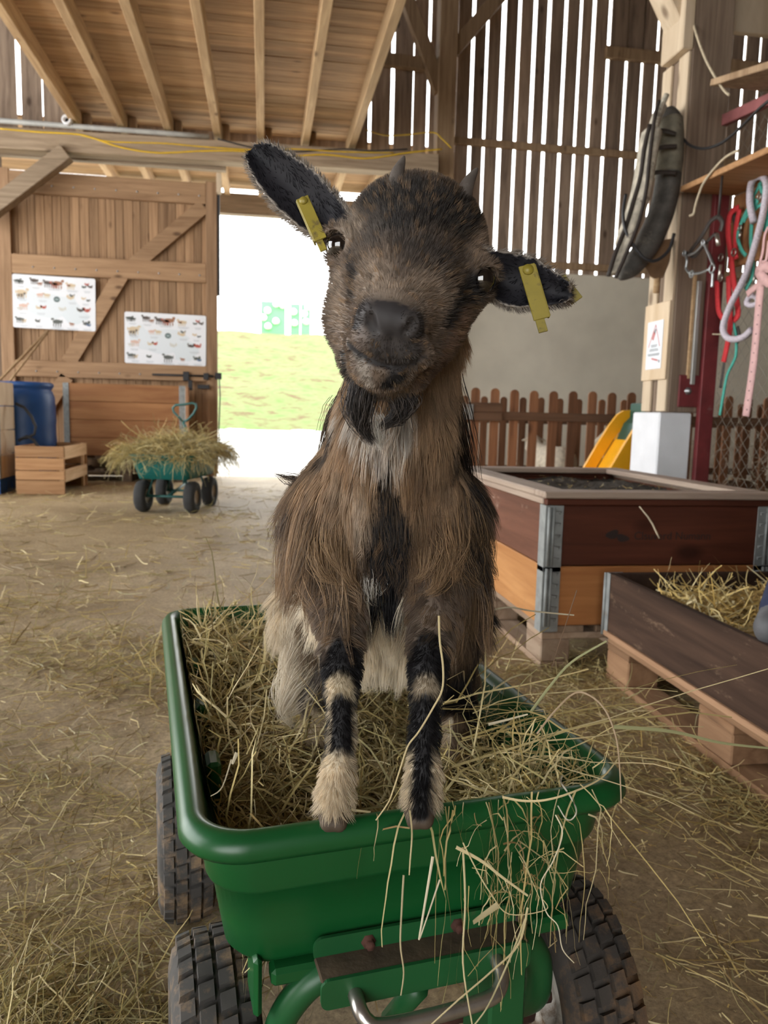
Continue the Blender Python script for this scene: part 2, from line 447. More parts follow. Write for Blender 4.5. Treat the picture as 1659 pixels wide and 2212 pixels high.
# ================================================================== THE SETTING
# ---- floor of trodden earth
def floor_material():
    m, nt, b = new_mat('earth_floor')
    tc = nd(nt, 'ShaderNodeTexCoord')
    def noise(s, d, r, dist=0.0):
        n = nd(nt, 'ShaderNodeTexNoise'); n.inputs['Scale'].default_value = s; n.inputs['Detail'].default_value = d
        n.inputs['Roughness'].default_value = r; n.inputs['Distortion'].default_value = dist
        nt.links.new(tc.outputs['Object'], n.inputs['Vector']); return n
    a = noise(1.1, 6, 0.6, 0.4); f = noise(75, 8, 0.8); g = noise(16, 6, 0.7)
    r1 = nd(nt, 'ShaderNodeValToRGB')
    r1.color_ramp.elements[0].position = 0.35; r1.color_ramp.elements[1].position = 0.68
    r1.color_ramp.elements[0].color = (0.315, 0.232, 0.132, 1); r1.color_ramp.elements[1].color = (0.52, 0.41, 0.26, 1)
    nt.links.new(a.outputs[0], r1.inputs[0])
    r2 = nd(nt, 'ShaderNodeValToRGB')
    r2.color_ramp.elements[0].position = 0.36; r2.color_ramp.elements[0].color = (0.50, 0.48, 0.44, 1)
    r2.color_ramp.elements[1].position = 0.70; r2.color_ramp.elements[1].color = (1.45, 1.43, 1.38, 1)
    nt.links.new(f.outputs[0], r2.inputs[0])
    mx = nd(nt, 'ShaderNodeMixRGB', blend_type='MULTIPLY'); mx.inputs[0].default_value = 1
    nt.links.new(r1.outputs[0], mx.inputs[1]); nt.links.new(r2.outputs[0], mx.inputs[2])
    r3 = nd(nt, 'ShaderNodeValToRGB')
    r3.color_ramp.elements[0].position = 0.3; r3.color_ramp.elements[0].color = (0.8, 0.78, 0.75, 1)
    r3.color_ramp.elements[1].position = 0.7; r3.color_ramp.elements[1].color = (1.12, 1.1, 1.06, 1)
    nt.links.new(g.outputs[0], r3.inputs[0])
    m2 = nd(nt, 'ShaderNodeMixRGB', blend_type='MULTIPLY'); m2.inputs[0].default_value = 1
    nt.links.new(mx.outputs[0], m2.inputs[1]); nt.links.new(r3.outputs[0], m2.inputs[2])
    nt.links.new(m2.outputs[0], b.inputs['Base Color'])
    b.inputs['Roughness'].default_value = 0.62; b.inputs['Specular IOR Level'].default_value = 0.35
    bp = nd(nt, 'ShaderNodeBump'); bp.inputs['Strength'].default_value = 0.55; bp.inputs['Distance'].default_value = 0.006
    nt.links.new(f.outputs[0], bp.inputs['Height']); nt.links.new(bp.outputs[0], b.inputs['Normal'])
    return m


mb = MB(); mb.span(-6.0, 9.0, FRONT_Y - 3, 9.9, -0.2, 0.0)
tag(mb.build('floor', floor_material()), 'trodden earth floor of the barn strewn with hay', kind='structure')

# ---- concrete yard and grass bank outside
M['yard'] = plain('yard', (0.50, 0.48, 0.43), 0.8, 0, 0.06, 3)
GX = np.linspace(-14, 22, 30); GY = np.linspace(9.9, 19.0, 12)
mb = MB()
V = [(x, y, 0.40 * max(0.0, (y - 11.0) / 8.0) ** 1.2 - 0.005) for y in GY for x in GX]
mb.add(V, [(j * 30 + i, j * 30 + i + 1, (j + 1) * 30 + i + 1, (j + 1) * 30 + i) for j in range(11) for i in range(29)], True)
tag(mb.build('ground', M['yard']), 'pale concrete yard outside the barn door', kind='structure')


def grass_material():
    m, nt, b = new_mat('bank_grass')
    tc = nd(nt, 'ShaderNodeTexCoord')
    n1 = nd(nt, 'ShaderNodeTexNoise'); n1.inputs['Scale'].default_value = 1.7; n1.inputs['Detail'].default_value = 8; n1.inputs['Roughness'].default_value = 0.65
    vm = nd(nt, 'ShaderNodeVectorMath', operation='MULTIPLY'); vm.inputs[1].default_value = (1.0, 2.0, 2.6)
    nt.links.new(tc.outputs['Object'], vm.inputs[0]); nt.links.new(vm.outputs[0], n1.inputs['Vector'])
    r = nd(nt, 'ShaderNodeValToRGB')
    e = r.color_ramp.elements
    e[0].position = 0.36; e[0].color = (0.125, 0.090, 0.048, 1)
    e[1].position = 0.72; e[1].color = (0.085, 0.165, 0.040, 1)
    k = r.color_ramp.elements.new(0.50); k.color = (0.165, 0.195, 0.080, 1)
    nt.links.new(n1.outputs[0], r.inputs[0]); nt.links.new(r.outputs[0], b.inputs['Base Color'])
    b.inputs['Roughness'].default_value = 0.95; b.inputs['Specular IOR Level'].default_value = 0.1
    return m


def bank_z(x, y):
    t = min(1.0, max(0.0, (y - 18.9) / 8.6)); t = t ** 0.92
    return 0.39 + 3.15 * t + 0.10 * math.sin(1.7 * x + 0.8 * y) * math.sin(2.3 * y) * min(1, 4 * t) * (1 - t * .6) + (0.02 * (y - 27.5) if y > 27.5 else 0)


NX, NY = 110, 60
BX = np.linspace(-14, 22, NX); BY = np.concatenate([np.linspace(18.9, 28, 50), np.linspace(29, 60, 10)])
mb = MB()
mb.add([(x, y, bank_z(x, y) + random.uniform(-0.03, 0.03)) for y in BY for x in BX],
       [(j * NX + i, j * NX + i + 1, (j + 1) * NX + i + 1, (j + 1) * NX + i) for j in range(NY - 1) for i in range(NX - 1)], True)
M['bank'] = grass_material()
tag(mb.build('grass_bank', M['bank']), 'sloping grass bank beyond the concrete yard', kind='structure')

# ---- back wall: plaster below, gapped planks above
Z_PL = 2.69
mb = MB()
mb.span(2.28, 9.0, 9.78, 9.98, 0, Z_PL, 0.01)
tag(mb.build('wall_back', M['plaster']), 'grey plastered low wall at the back of the barn', kind='structure')

gaps = [2.3215, 2.535, 2.7137, 2.9176, 3.1167, 3.317, 3.5, 3.715, 3.9128, 4.0868, 4.2993, 4.551, 4.765]
wid = [.042, .044, .036, .058, .042, .050, .050, .046, .038, .046, .044, .040, .036]
while gaps[-1] < 8.8:
    gaps.append(gaps[-1] + random.uniform(.19, .22)); wid.append(random.uniform(.022, .036))
lg = [-2.774, -2.52, 1.269, 1.543, 1.80, 1.99]; lw = [.055, .016, .038, .045, .014, .035]
xx = -2.774
while xx > -5.8:
    xx -= random.uniform(.24, .32); lg.insert(0, xx); lw.insert(0, random.uniform(.008, .02))
mb = MB()
ed = [(g - w / 2, g + w / 2) for g, w in zip(gaps, wid)]
x = 2.2
for a, b_ in ed + [(9.0, 9.0)]:
    if a > x + 0.02:
        mb.span(x, a, 9.85 + random.uniform(-.004, .004), 9.875, Z_PL - 0.01, 8.6)
    x = b_
# closing boards: gaps shut over part of their height, as behind the gable's braces
mb.span(4.70, 4.84, 9.876, 9.895, 5.45, 8.6); mb.span(4.50, 4.62, 9.876, 9.895, 5.45, 8.6)
mb.span(4.35, 4.50, 9.876, 9.895, 5.1, 5.14)
x = -6.0
for g, w in zip(lg, lw):
    mb.span(x, g - w / 2, 9.85 + random.uniform(-.004, .004), 9.875, 3.98, 8.6)
    x = g + w / 2
mb.span(x, 2.2, 9.85, 9.875, 3.98, 8.6)
tag(mb.build('wall_back_planks', M['plank_z']), 'upright gapped planks above the plastered wall', kind='structure')


def timber(name, a, b_, w, h, mat, label=None, up=(0, 0, 1), bev=0.006):
    o = MB().bar(a, b_, w, h, up, bev).build(name, mat)
    return tag(o, label, kind='structure')


timber('rail', (2.28, 9.82, 4.22), (9.0, 9.82, 4.22), 0.06, 0.085, M['beam_z'], 'horizontal rail across the gapped planks')
timber('rail', (2.28, 9.82, 2.79), (9.0, 9.82, 2.79), 0.06, 0.085, M['beam_z'], 'rail along the foot of the gapped planks')
timber('rail', (4.24, 9.81, 5.42), (9.0, 9.81, 5.40), 0.07, 0.14, M['beam_z'], 'short rail high on the gapped planks')
timber('post', (2.165, 9.68, 0), (2.165, 9.68, 8.5), 0.22, 0.22, M['beam_z'], 'timber post at the corner of the barn doorway', up=(0, 1, 0))
timber('brace', (2.10, 9.66, 5.02), (2.95, 9.66, 6.05), 0.12, 0.16, M['beam_z'], 'brace rising right from the doorway post')
timber('brace', (2.10, 9.68, 4.72), (1.52, 9.68, 6.05), 0.12, 0.16, M['beam_z'], 'brace rising left from the doorway post')
timber('rail', (0.9, 9.72, 5.06), (2.06, 9.72, 5.02), 0.10, 0.14, M['beam_z'], 'tie beam left of the doorway post')

# ---- eave beam with its braces
timber('beam', (-6.0, 9.5, 3.69), (2.05, 9.5, 3.80), 0.20, 0.225, M['beam_x'], 'long eave beam over the sliding door')
timber('brace', (-3.10, 9.42, 2.86), (-2.17, 9.42, 3.62), 0.17, 0.17, M['beam_x'], 'diagonal brace under the left end of the eave beam')
timber('beam', (-6.0, 9.72, 3.70), (-0.45, 9.72, 3.70), 0.10, 0.14, M['beam_x'], 'dark rail above the sliding door')

# ---- loft floor that makes the ceiling
mb = MB()
y = 3.2
while y < 12.2:
    w = random.uniform(0.10, 0.125)
    mb.span(-2.2, 1.10, y, y + w - 0.004, 4.12 + random.uniform(-.003, .003), 4.15)
    y += w
ceil = tag(mb.build('ceiling', M['loft_board']), 'loft boards overhead', kind='structure')
mb = MB()
y = 9.9
while y < 12.0:
    w = random.uniform(0.10, 0.125)
    mb.span(-6, -2.2, y, y + w - .004, 4.12, 4.15)
    mb.span(1.10, 2.28, y, y + w - .004, 4.12, 4.15)
    y += w
tag(mb.build('ceiling_eave', M['loft_board']), 'boards of the eave outside the door', kind='structure')
for jx in (-2.079, -1.582, -1.076, -0.534, -0.046, 0.473, 1.017):
    o = MB().bar((jx, 3.2, 4.03), (jx, 11.95, 4.03), 0.085, 0.18, (0, 0, 1), 0.006).build('joist', M['joist'])
    tag(o, 'joist under the loft boards', kind='structure')
    if jx < 1.0:
        b2 = MB().span(jx + 0.05, jx + 0.13, 9.60, 9.70, 3.92, 4.115, 0.004).build('blocking', M['beam_z'])
        tag(b2, 'wood block beside a joist on the eave beam', kind='structure')
for jx in (1.5, 1.95):
    tag(MB().bar((jx, 9.95, 4.03), (jx, 11.95, 4.03), 0.085, 0.18).build('joist', M['joist']), 'outer joist of the eave', kind='structure')
timber('beam', (-6, 11.98, 3.83), (2.3, 11.98, 3.83), 0.16, 0.29, M['beam_x'], 'outer beam of the eave outside the door')
timber('brace', (1.55, 10.6, 4.0), (1.95, 9.95, 3.3), 0.10, 0.12, M['joist'], 'strut of the eave outside the door')

# ---- rest of the barn shell
mb = MB(); mb.span(-6.06, -6.0, FRONT_Y, LEFT_Y0, 0, 8.6); mb.span(-6.06, -6.0, LEFT_Y1, 9.9, 0, 8.6); mb.span(-6.06, -6.0, LEFT_Y0, LEFT_Y1, LEFT_Z, 8.6)
tag(mb.build('wall_left', M['barn_wood']), None, kind='structure')
mb = MB(); mb.span(9.0, 9.06, FRONT_Y, 9.9, 0, 8.6)
tag(mb.build('wall_right', M['barn_wood']), None, kind='structure')
mb = MB(); mb.span(-6.0, OPEN_X0, FRONT_Y - .06, FRONT_Y, 0, 8.6); mb.span(OPEN_X1, 9.0, FRONT_Y - .06, FRONT_Y, 0, 8.6)
mb.span(OPEN_X0, OPEN_X1, FRONT_Y - .06, FRONT_Y, OPEN_Z, 8.6)
tag(mb.build('wall_front', M['barn_wood']), None, kind='structure')
mb = MB(); mb.span(-6.2, 9.2, FRONT_Y - .2, 9.95, 8.6, 8.7)  # flat unseen cover, put over the barn to block the sky
tag(mb.build('unseen_roof', M['barn_wood']), None, kind='structure')
mb = MB(); mb.span(-6.0, -3.0, 9.85, 9.9, 0, 4.0)
tag(mb.build('wall_back_left', M['barn_wood']), None, kind='structure')

# ---- sliding door
DY = 9.72
D0, D1, DH = -3.02, -0.555, 3.50
door = thing('door_1', 'sliding barn door of narrow upright boards in a braced frame', 'door', (D0, DY, 0))
door['kind'] = 'structure'
W_ = D1 - D0
mb = MB(); x = 0.02
while x < W_ - 0.03:
    w = random.uniform(.085, .11)
    mb.span(x, min(x + w - .004, W_ - .02), 0.035, 0.06, 0.06, DH - 0.02, 0.003); x += w
mb.span(0.02, W_ - .02, 0.061, 0.075, 0.005, DH - .01)  # added backing sheet, keeps daylight from showing through and under the boards
mb.build('board_panel', M['door_board'], door)
for a, b_ in ((0.0, 0.15), (W_ - 0.13, W_)):
    MB().span(a, b_, -0.03, 0.035, 0.05, DH, 0.006).build('stile', M['door_frame_z'], door)
for z0, z1 in ((DH - 0.26, DH - 0.02), (2.34, 2.56), (1.17, 1.36), (0.05, 0.22)):
    rl = MB().span(0.15, W_ - 0.13, -0.03, 0.035, z0, z1, 0.006).build('rail', M['door_frame'], door)
    mb = MB()
    for k in range(9):
        mb.lathe([(0, -.008), (.008, -.006), (.011, 0)], (0.38 + k * 0.235, -.031, (z0 + z1) / 2 - .03), (0, 1, 0), 8)
    mb.build('bolt_head', M['steel'], rl)
MB().bar((W_ - 0.15, 0.002, 3.22), (1.50, 0.002, 2.50), 0.06, 0.17, (0, 0, 1), 0.005).build('brace', M['door_frame'], door)
MB().bar((1.36, 0.002, 2.38), (0.74, 0.002, 1.34), 0.06, 0.17, (0, 0, 1), 0.005).build('brace', M['door_frame'], door)
MB().bar((0.72, 0.0, 1.18), (0.42, 0.0, 0.72), 0.06, 0.16, (0, 0, 1), 0.005).build('brace', M['door_frame'], door)
mb = MB()
mb.tube([(1.70, -0.055, 1.235), (2.42, -0.055, 1.235)], 0.012)
mb.span(2.06, 2.13, -.07, -.035, 1.17, 1.28, .004); mb.span(2.30, 2.36, -.07, -.035, 1.19, 1.27, .004); mb.span(2.12, 2.17, -.075, -.045, 1.06, 1.18, .004)
mb.span(2.23, 2.37, -.07, -.035, 1.08, 1.13, .004)
mb.build('bolt_latch', M['black_metal'], door)
mb = MB(); mb.span(W_ - .005, W_ + .03, -.02, .06, 2.2, DH, .004); mb.build('edge_strip', M['black_metal'], door)
mb = MB(); mb.tube([(W_ + .02, -.03, 1.24), (W_ + .03, -.035, 1.0), (W_ + .015, -.03, 0.6), (W_ + .02, -.03, 0.35)], .008); mb.span(W_ - .03, W_ + .05, -.05, -.03, 1.2, 1.28, .004)
mb.build('pull_cord', M['black_metal'], door)
tag(MB().span(-0.555, -0.50, 9.60, 9.70, 3.36, 3.58, .004).build('trim_1', M['new_pine']), None, kind='structure')


# ---- posters on the door
def poster(name, label, x0, x1, z0, z1, tilt):
    p = thing(name, label, 'poster', ((x0 + x1) / 2, DY - 0.034, (z0 + z1) / 2), 0, 'animal posters on the barn door')
    p.rotation_euler = (0, tilt, 0)
    w, h = x1 - x0, z1 - z0
    mb = MB()
    r_ = .02; pts = []
    for cx, cz, a0 in ((w / 2 - r_, h / 2 - r_, 0), (-w / 2 + r_, h / 2 - r_, 90), (-w / 2 + r_, -h / 2 + r_, 180), (w / 2 - r_, -h / 2 + r_, 270)):
        for k in range(5):
            t = math.radians(a0 + k * 22.5); pts.append((cx + r_ * math.cos(t), 0.0, cz + r_ * math.sin(t)))
    mb.prism(pts, (0, 0.006, 0)); fix_normals(mb.build('sheet', M['sheet'], p))
    V, F, Cc = [], [], []
    def blob(cx, cz, rx, rz, col, n=14, jag=0.25, y=-0.0022):
        b = len(V)
        for k in range(n):
            t = 2 * math.pi * k / n; q = 1 + random.uniform(-jag, jag)
            V.append((cx + rx * q * math.cos(t), y, cz + rz * q * math.sin(t))); Cc.append(col)
        F.append(list(range(b, b + n)))
    def beast(cx, cz, s, col, flip=1, legs=4):
        blob(cx, cz, s * .5, s * .22, col, jag=.12)
        blob(cx + flip * s * .48, cz + s * .24, s * .16, s * .13, col, 9, y=-.0024)
        for k in range(legs):
            blob(cx + s * (-.36 + .72 * k / max(1, legs - 1)), cz - s * .34, s * .05, s * .22, col, 8, .1, y=-.0026)
        blob(cx - flip * s * .52, cz + s * .02, s * .05, s * .2, col, 8, y=-.0026)
    def bird(cx, cz, s, col, flip=1):
        blob(cx, cz, s * .4, s * .22, col, 12); blob(cx + flip * s * .35, cz + s * .24, s * .11, s * .15, col, 8, y=-.0024)
        blob(cx - flip * s * .42, cz + s * .16, s * .16, s * .24, col, 8, y=-.0026)
    g_ = (.10, .11, .10); br = (.33, .16, .09); tn = (.62, .50, .34); wt = (.60, .60, .56); rd = (.45, .10, .07); dk = (.09, .07, .06); bl = (.10, .16, .28); pk = (.66, .46, .38)
    sx, sz = w / 0.93, h / 0.64
    def P(u, v): return (u - .5) * w, (.5 - v) * h
    # pale landscape wash
    blob(*P(.45, .55), .30 * sx, .15 * sz, (.70, .75, .79), 18, .2, -.0012); blob(*P(.75, .72), .16 * sx, .12 * sz, (.68, .74, .78), 14, .2, -.0014); blob(*P(.18, .45), .13 * sx, .12 * sz, (.70, .75, .79), 14, .2, -.0016)
    for (u, v, s, c, fl, kind) in ((.06, .12, .085, g_, 1, 0), (.10, .13, .07, g_, -1, 0), (.26, .10, .10, dk, -1, 0), (.33, .15, .06, br, 1, 0), (.43, .13, .12, dk, -1, 0), (.54, .13, .14, br, 1, 0), (.50, .15, .10, rd, -1, 0),
                                   (.70, .15, .11, tn, -1, 0), (.68, .16, .05, rd, 1, 1), (.86, .17, .06, g_, -1, 1), (.90, .12, .06, rd, 1, 1), (.94, .16, .07, dk, 1, 1),
                                   (.11, .33, .15, tn, 1, 0), (.10, .39, .10, dk, 1, 0), (.33, .36, .08, pk, 1, 0), (.41, .36, .08, tn, -1, 0), (.70, .39, .10, tn, 1, 1), (.72, .35, .07, g_, 1, 1), (.86, .39, .06, tn, 1, 1), (.91, .42, .05, g_, -1, 1),
                                   (.13, .58, .11, pk, 1, 0), (.08, .63, .07, wt, 1, 0), (.31, .61, .08, tn, -1, 1), (.37, .60, .08, rd, 1, 1), (.59, .62, .10, wt, -1, 1), (.81, .61, .10, dk, -1, 1), (.90, .61, .10, rd, 1, 1),
                                   (.08, .84, .10, g_, -1, 0), (.13, .86, .06, tn, 1, 0), (.30, .86, .07, g_, 1, 1), (.53, .85, .13, g_, -1, 0), (.71, .88, .06, br, -1, 0), (.88, .86, .10, g_, -1, 1), (.92, .89, .06, bl, 1, 1)):
        (beast if kind == 0 else bird)(*P(u, v), s * sx * .85, c, fl)
    blob(*P(.53, .43), .036 * sx, .034 * sz, (.05, .09, .09), 20, 0); blob(*P(.53, .43), .026 * sx, .018 * sz, (.25, .32, .32), 16, 0, -.0026)
    for (u, v, l) in ((.10, .22, .09), (.28, .23, .10), (.50, .24, .16), (.72, .25, .14), (.90, .25, .08), (.12, .47, .1), (.36, .47, .1), (.72, .48, .1), (.88, .49, .08), (.12, .72, .1), (.34, .71, .1), (.86, .73, .13), (.13, .95, .1), (.31, .95, .1), (.53, .95, .1), (.53, .98, .16), (.72, .97, .14), (.90, .97, .11)):
        for k in range(2):
            cx, cz = P(u, v); b = len(V); l_ = l * w / 2 * (1 - .2 * k); zz = cz - k * .012
            V.extend([(cx - l_, -.0023, zz - .0028), (cx + l_, -.0023, zz - .0028), (cx + l_, -.0023, zz + .0028), (cx - l_, -.0023, zz + .0028)]); Cc.extend([(.50, .53, .56)] * 4); F.append([b, b + 1, b + 2, b + 3])
    me = bpy.data.meshes.new('print'); me.from_pydata(V, [], F)
    a = me.attributes.new('col', 'FLOAT_COLOR', 'POINT'); a.data.foreach_set('color', np.array([(*c, 1) for c in Cc], np.float32).ravel())
    link('print', me, M['print'], p)
    return p


M['print'] = attr_mat('print', 'col', 0.5, 0.4)
poster('poster', 'white animal poster left on the barn door, under the middle rail', -2.872, -1.957, 1.722, 2.325, 0.015)
poster('poster', 'white animal poster right on the barn door, beside the diagonal brace', -1.634, -0.690, 1.357, 1.955, 0.012)

# ---- pipe and cables on the eave beam
mb = MB(); mb.tube([(-6, 9.366, 3.885), (-1.0, 9.366, 3.895), (-0.62, 9.366, 3.895)], 0.028, 12)
mb.build('pipe', M['pvc'])
pipe = bpy.data.objects['pipe']; tag(pipe, 'grey plastic pipe lying along the top of the eave beam', 'pipe')
t = thing('pipe_elbow', 'open-ended white pipe socket at the foot of the leftmost joist', 'pipe', (-2.13, 9.36, 3.93))
mb = MB(); mb.lathe([(.030, 0), (.052, -.01), (.052, -.07), (.044, -.075), (.030, -.07), (.028, 0.0)], (0, 0, 0), (0.1, 1, -0.1), 20); mb.build('socket', M['sheet'], t)
mb = MB(); mb.lathe([(.0, -.03), (.030, -.03)], (0, 0, 0), (0.1, 1, -0.1), 16); mb.build('shaded_bore', M['black_metal'], t)  # black disc painted in for the shaded inside of the socket


def cable(name, pts, r, mat, label):
    P = [np.array(p, float) for p in pts]; Q = []
    for i in range(len(P) - 1):
        p0 = P[max(i - 1, 0)]; p1 = P[i]; p2 = P[i + 1]; p3 = P[min(i + 2, len(P) - 1)]
        for k in range(6):
            t = k / 6
            Q.append(0.5 * ((2 * p1) + (-p0 + p2) * t + (2 * p0 - 5 * p1 + 4 * p2 - p3) * t * t + (-p0 + 3 * p1 - 3 * p2 + p3) * t ** 3))
    Q.append(P[-1])
    o = MB().tube(Q, r, 6).build(name, mat)
    return tag(o, label, 'cable')


cy = lambda *a: [aty(x, y, 9.385) for x, y in a]
cable('cable', cy((0, 278), (80, 285), (165, 290), (200, 298), (260, 318), (340, 330), (440, 326), (530, 327), (600, 338), (700, 334), (790, 342), (880, 330), (955, 322)), 0.009, M['yellow_cable'], 'yellow cable drooping along the front of the eave beam')
cable('cable', cy((175, 292), (230, 305), (290, 308), (360, 310), (450, 318), (560, 324), (640, 322), (740, 328), (850, 330)), 0.007, M['yellow_cable'], 'second yellow cable stapled higher on the eave beam')
cable('cable', [aty(x, y, 9.40) for x, y in ((790, 280), (830, 292), (880, 291), (935, 286), (955, 300), (975, 320))], 0.007, M['yellow_cable'], 'yellow cable looping to the doorway post')
cable('cable', [aty(x, y, 9.40) for x, y in ((470, 300), (560, 322), (640, 328), (740, 322), (800, 326), (880, 322))], 0.009, M['hose'], 'black cable lying on top of the eave beam')

# ================================================================== helpers for rounded bodies and for hay
class Field:
    """a smooth union of round cones and ellipsoids on a grid, meshed as one continuous surface"""

    def __init__(self, lo, hi, h):
        self.lo = np.array(lo, float); self.h = h
        self.n = np.ceil((np.array(hi) - self.lo) / h).astype(int) + 1
        self.F = np.full(self.n, 0.06, np.float32)
        self.T = np.zeros(self.n, np.int8)

    def block(self, lo, hi):
        a = np.clip(np.floor((np.asarray(lo) - self.lo) / self.h).astype(int), 0, self.n)
        b = np.clip(np.ceil((np.asarray(hi) - self.lo) / self.h).astype(int) + 1, 0, self.n)
        if np.any(b <= a): return None
        sl = tuple(slice(i, j) for i, j in zip(a, b))
        ax = [(self.lo[k] + self.h * np.arange(a[k], b[k])).astype(np.float32) for k in range(3)]
        return sl, ax[0][:, None, None], ax[1][None, :, None], ax[2][None, None, :]

    def mix(self, sl, d, k, tag_, sub=False):
        f = self.F[sl]
        if sub:
            d = -d
            h = np.maximum(k - np.abs(f - d), 0) / k
            self.F[sl] = np.maximum(f, d) + h * h * k * 0.25
        else:
            t = self.T[sl]; t[d < f] = tag_
            h = np.maximum(k - np.abs(f - d), 0) / k
            self.F[sl] = np.minimum(f, d) - h * h * k * 0.25

    def cone(self, a, ra, b, rb, k=0.02, tag=0, sub=False):
        a, b = np.asarray(a, float), np.asarray(b, float); m = 0.05 + k
        q = self.block(np.minimum(a - ra, b - rb) - m, np.maximum(a + ra, b + rb) + m)
        if q is None: return self
        sl, X, Y, Z = q; d = b - a; L2 = float(d @ d) + 1e-12
        t = np.clip(((X - a[0]) * d[0] + (Y - a[1]) * d[1] + (Z - a[2]) * d[2]) / L2, 0, 1)
        D = np.sqrt((X - a[0] - t * d[0]) ** 2 + (Y - a[1] - t * d[1]) ** 2 + (Z - a[2] - t * d[2]) ** 2) - (ra + t * (rb - ra))
        self.mix(sl, D, k, tag, sub); return self

    def path(self, pts, k=0.02, tag=0, sub=False):
        for (a, ra), (b, rb) in zip(pts[:-1], pts[1:]): self.cone(a, ra, b, rb, k, tag, sub)
        return self

    def ell(self, c, r, R=None, k=0.02, tag=0, sub=False):
        c = np.asarray(c, float); r = np.asarray(r, float); R = np.eye(3) if R is None else R
        e = r.max() + 0.05 + k
        q = self.block(c - e, c + e)
        if q is None: return self
        sl, X, Y, Z = q; X = X - c[0]; Y = Y - c[1]; Z = Z - c[2]
        u = [(X * R[0, i] + Y * R[1, i] + Z * R[2, i]) for i in range(3)]
        k0 = np.sqrt(sum((u[i] / r[i]) ** 2 for i in range(3))); k1 = np.sqrt(sum((u[i] / r[i] ** 2) ** 2 for i in range(3))) + 1e-9
        self.mix(sl, np.where(k0 < 1e-4, -r.min(), k0 * (k0 - 1) / k1), k, tag, sub); return self

    def sample(self, P):
        g = (np.asarray(P) - self.lo) / self.h
        i = np.clip(np.floor(g).astype(int), 0, self.n - 2); f = np.clip(g - i, 0, 1)
        o = 0
        for dx in (0, 1):
            for dy in (0, 1):
                for dz in (0, 1):
                    w = (f[:, 0] if dx else 1 - f[:, 0]) * (f[:, 1] if dy else 1 - f[:, 1]) * (f[:, 2] if dz else 1 - f[:, 2])
                    o = o + w * self.F[i[:, 0] + dx, i[:, 1] + dy, i[:, 2] + dz]
        return o

    def grad(self, P):
        e = self.h; G = np.stack([self.sample(P + np.eye(3)[k] * e) - self.sample(P - np.eye(3)[k] * e) for k in range(3)], 1)
        return G / (np.linalg.norm(G, axis=1, keepdims=True) + 1e-9)

    def hit(self, x, y, d0=0.4, d1=1.4, step=0.001):
        """where the sight line through a pixel meets the surface"""
        d = np.arange(d0, d1, step); P = CP + np.outer(d, ray(x, y)); s = self.sample(P)
        i = np.argmax(s < 0)
        return P[i] if s[i] < 0 else None

    def mesh(self):
        S = self.F < 0
        A = S[:-1, :-1, :-1]; allv = A.copy(); anyv = A.copy()
        for dx in (0, 1):
            for dy in (0, 1):
                for dz in (0, 1):
                    q = S[dx:S.shape[0] - 1 + dx, dy:S.shape[1] - 1 + dy, dz:S.shape[2] - 1 + dz]
                    allv &= q; anyv |= q
        idx = np.argwhere(anyv & ~allv)
        vid = np.full(A.shape, -1, np.int32); vid[tuple(idx.T)] = np.arange(len(idx))
        cor = np.array([(x, y, z) for x in (0, 1) for y in (0, 1) for z in (0, 1)])
        val = np.stack([self.F[tuple((idx + c).T)] for c in cor], 1)
        acc = np.zeros((len(idx), 3)); cnt = np.zeros(len(idx))
        for i in range(8):
            for j in range(i + 1, 8):
                if np.abs(cor[i] - cor[j]).sum() != 1: continue
                a, b = val[:, i], val[:, j]; m = (a < 0) != (b < 0)
                t = np.where(m, a / np.where(m, a - b, 1), 0)
                acc[m] += (cor[i] + t[:, None] * (cor[j] - cor[i]))[m]; cnt[m] += 1
        V = self.lo + (idx + acc / cnt[:, None]) * self.h
        Q = []
        for ax in range(3):
            u, w = (ax + 1) % 3, (ax + 2) % 3
            s0 = [slice(None)] * 3; s1 = [slice(None)] * 3; s0[ax] = slice(0, -1); s1[ax] = slice(1, None)
            e = np.argwhere(S[tuple(s0)] != S[tuple(s1)])
            ok = (e[:, u] > 0) & (e[:, w] > 0) & (e[:, u] < self.n[u] - 1) & (e[:, w] < self.n[w] - 1)
            e = e[ok]; ins = S[tuple(e.T)]
            c = []
            for du, dw in ((1, 1), (0, 1), (0, 0), (1, 0)):
                q = e.copy(); q[:, u] -= du; q[:, w] -= dw; c.append(vid[tuple(q.T)])
            q = np.stack(c, 1); q[~ins] = q[~ins][:, ::-1]; Q.append(q)
        return V, np.concatenate(Q)

    def build(self, name, mat, parent=None, off=None):
        V, Q = self.mesh()
        me = bpy.data.meshes.new(name)
        me.from_pydata((V if off is None else V - np.asarray(off)).tolist(), [], Q.tolist())
        me.polygons.foreach_set('use_smooth', np.ones(len(Q), bool)); me.update()
        return link(name, me, mat, parent), V, Q


HAYCOL = np.array([(.54, .42, .17), (.46, .36, .15), (.37, .31, .13), (.62, .51, .25), (.31, .21, .085), (.70, .59, .33), (.35, .30, .14), (.23, .16, .07)])
STRAWCOL = np.array([(.66, .49, .18), (.72, .58, .28), (.58, .40, .13), (.50, .34, .12), (.76, .64, .36)])


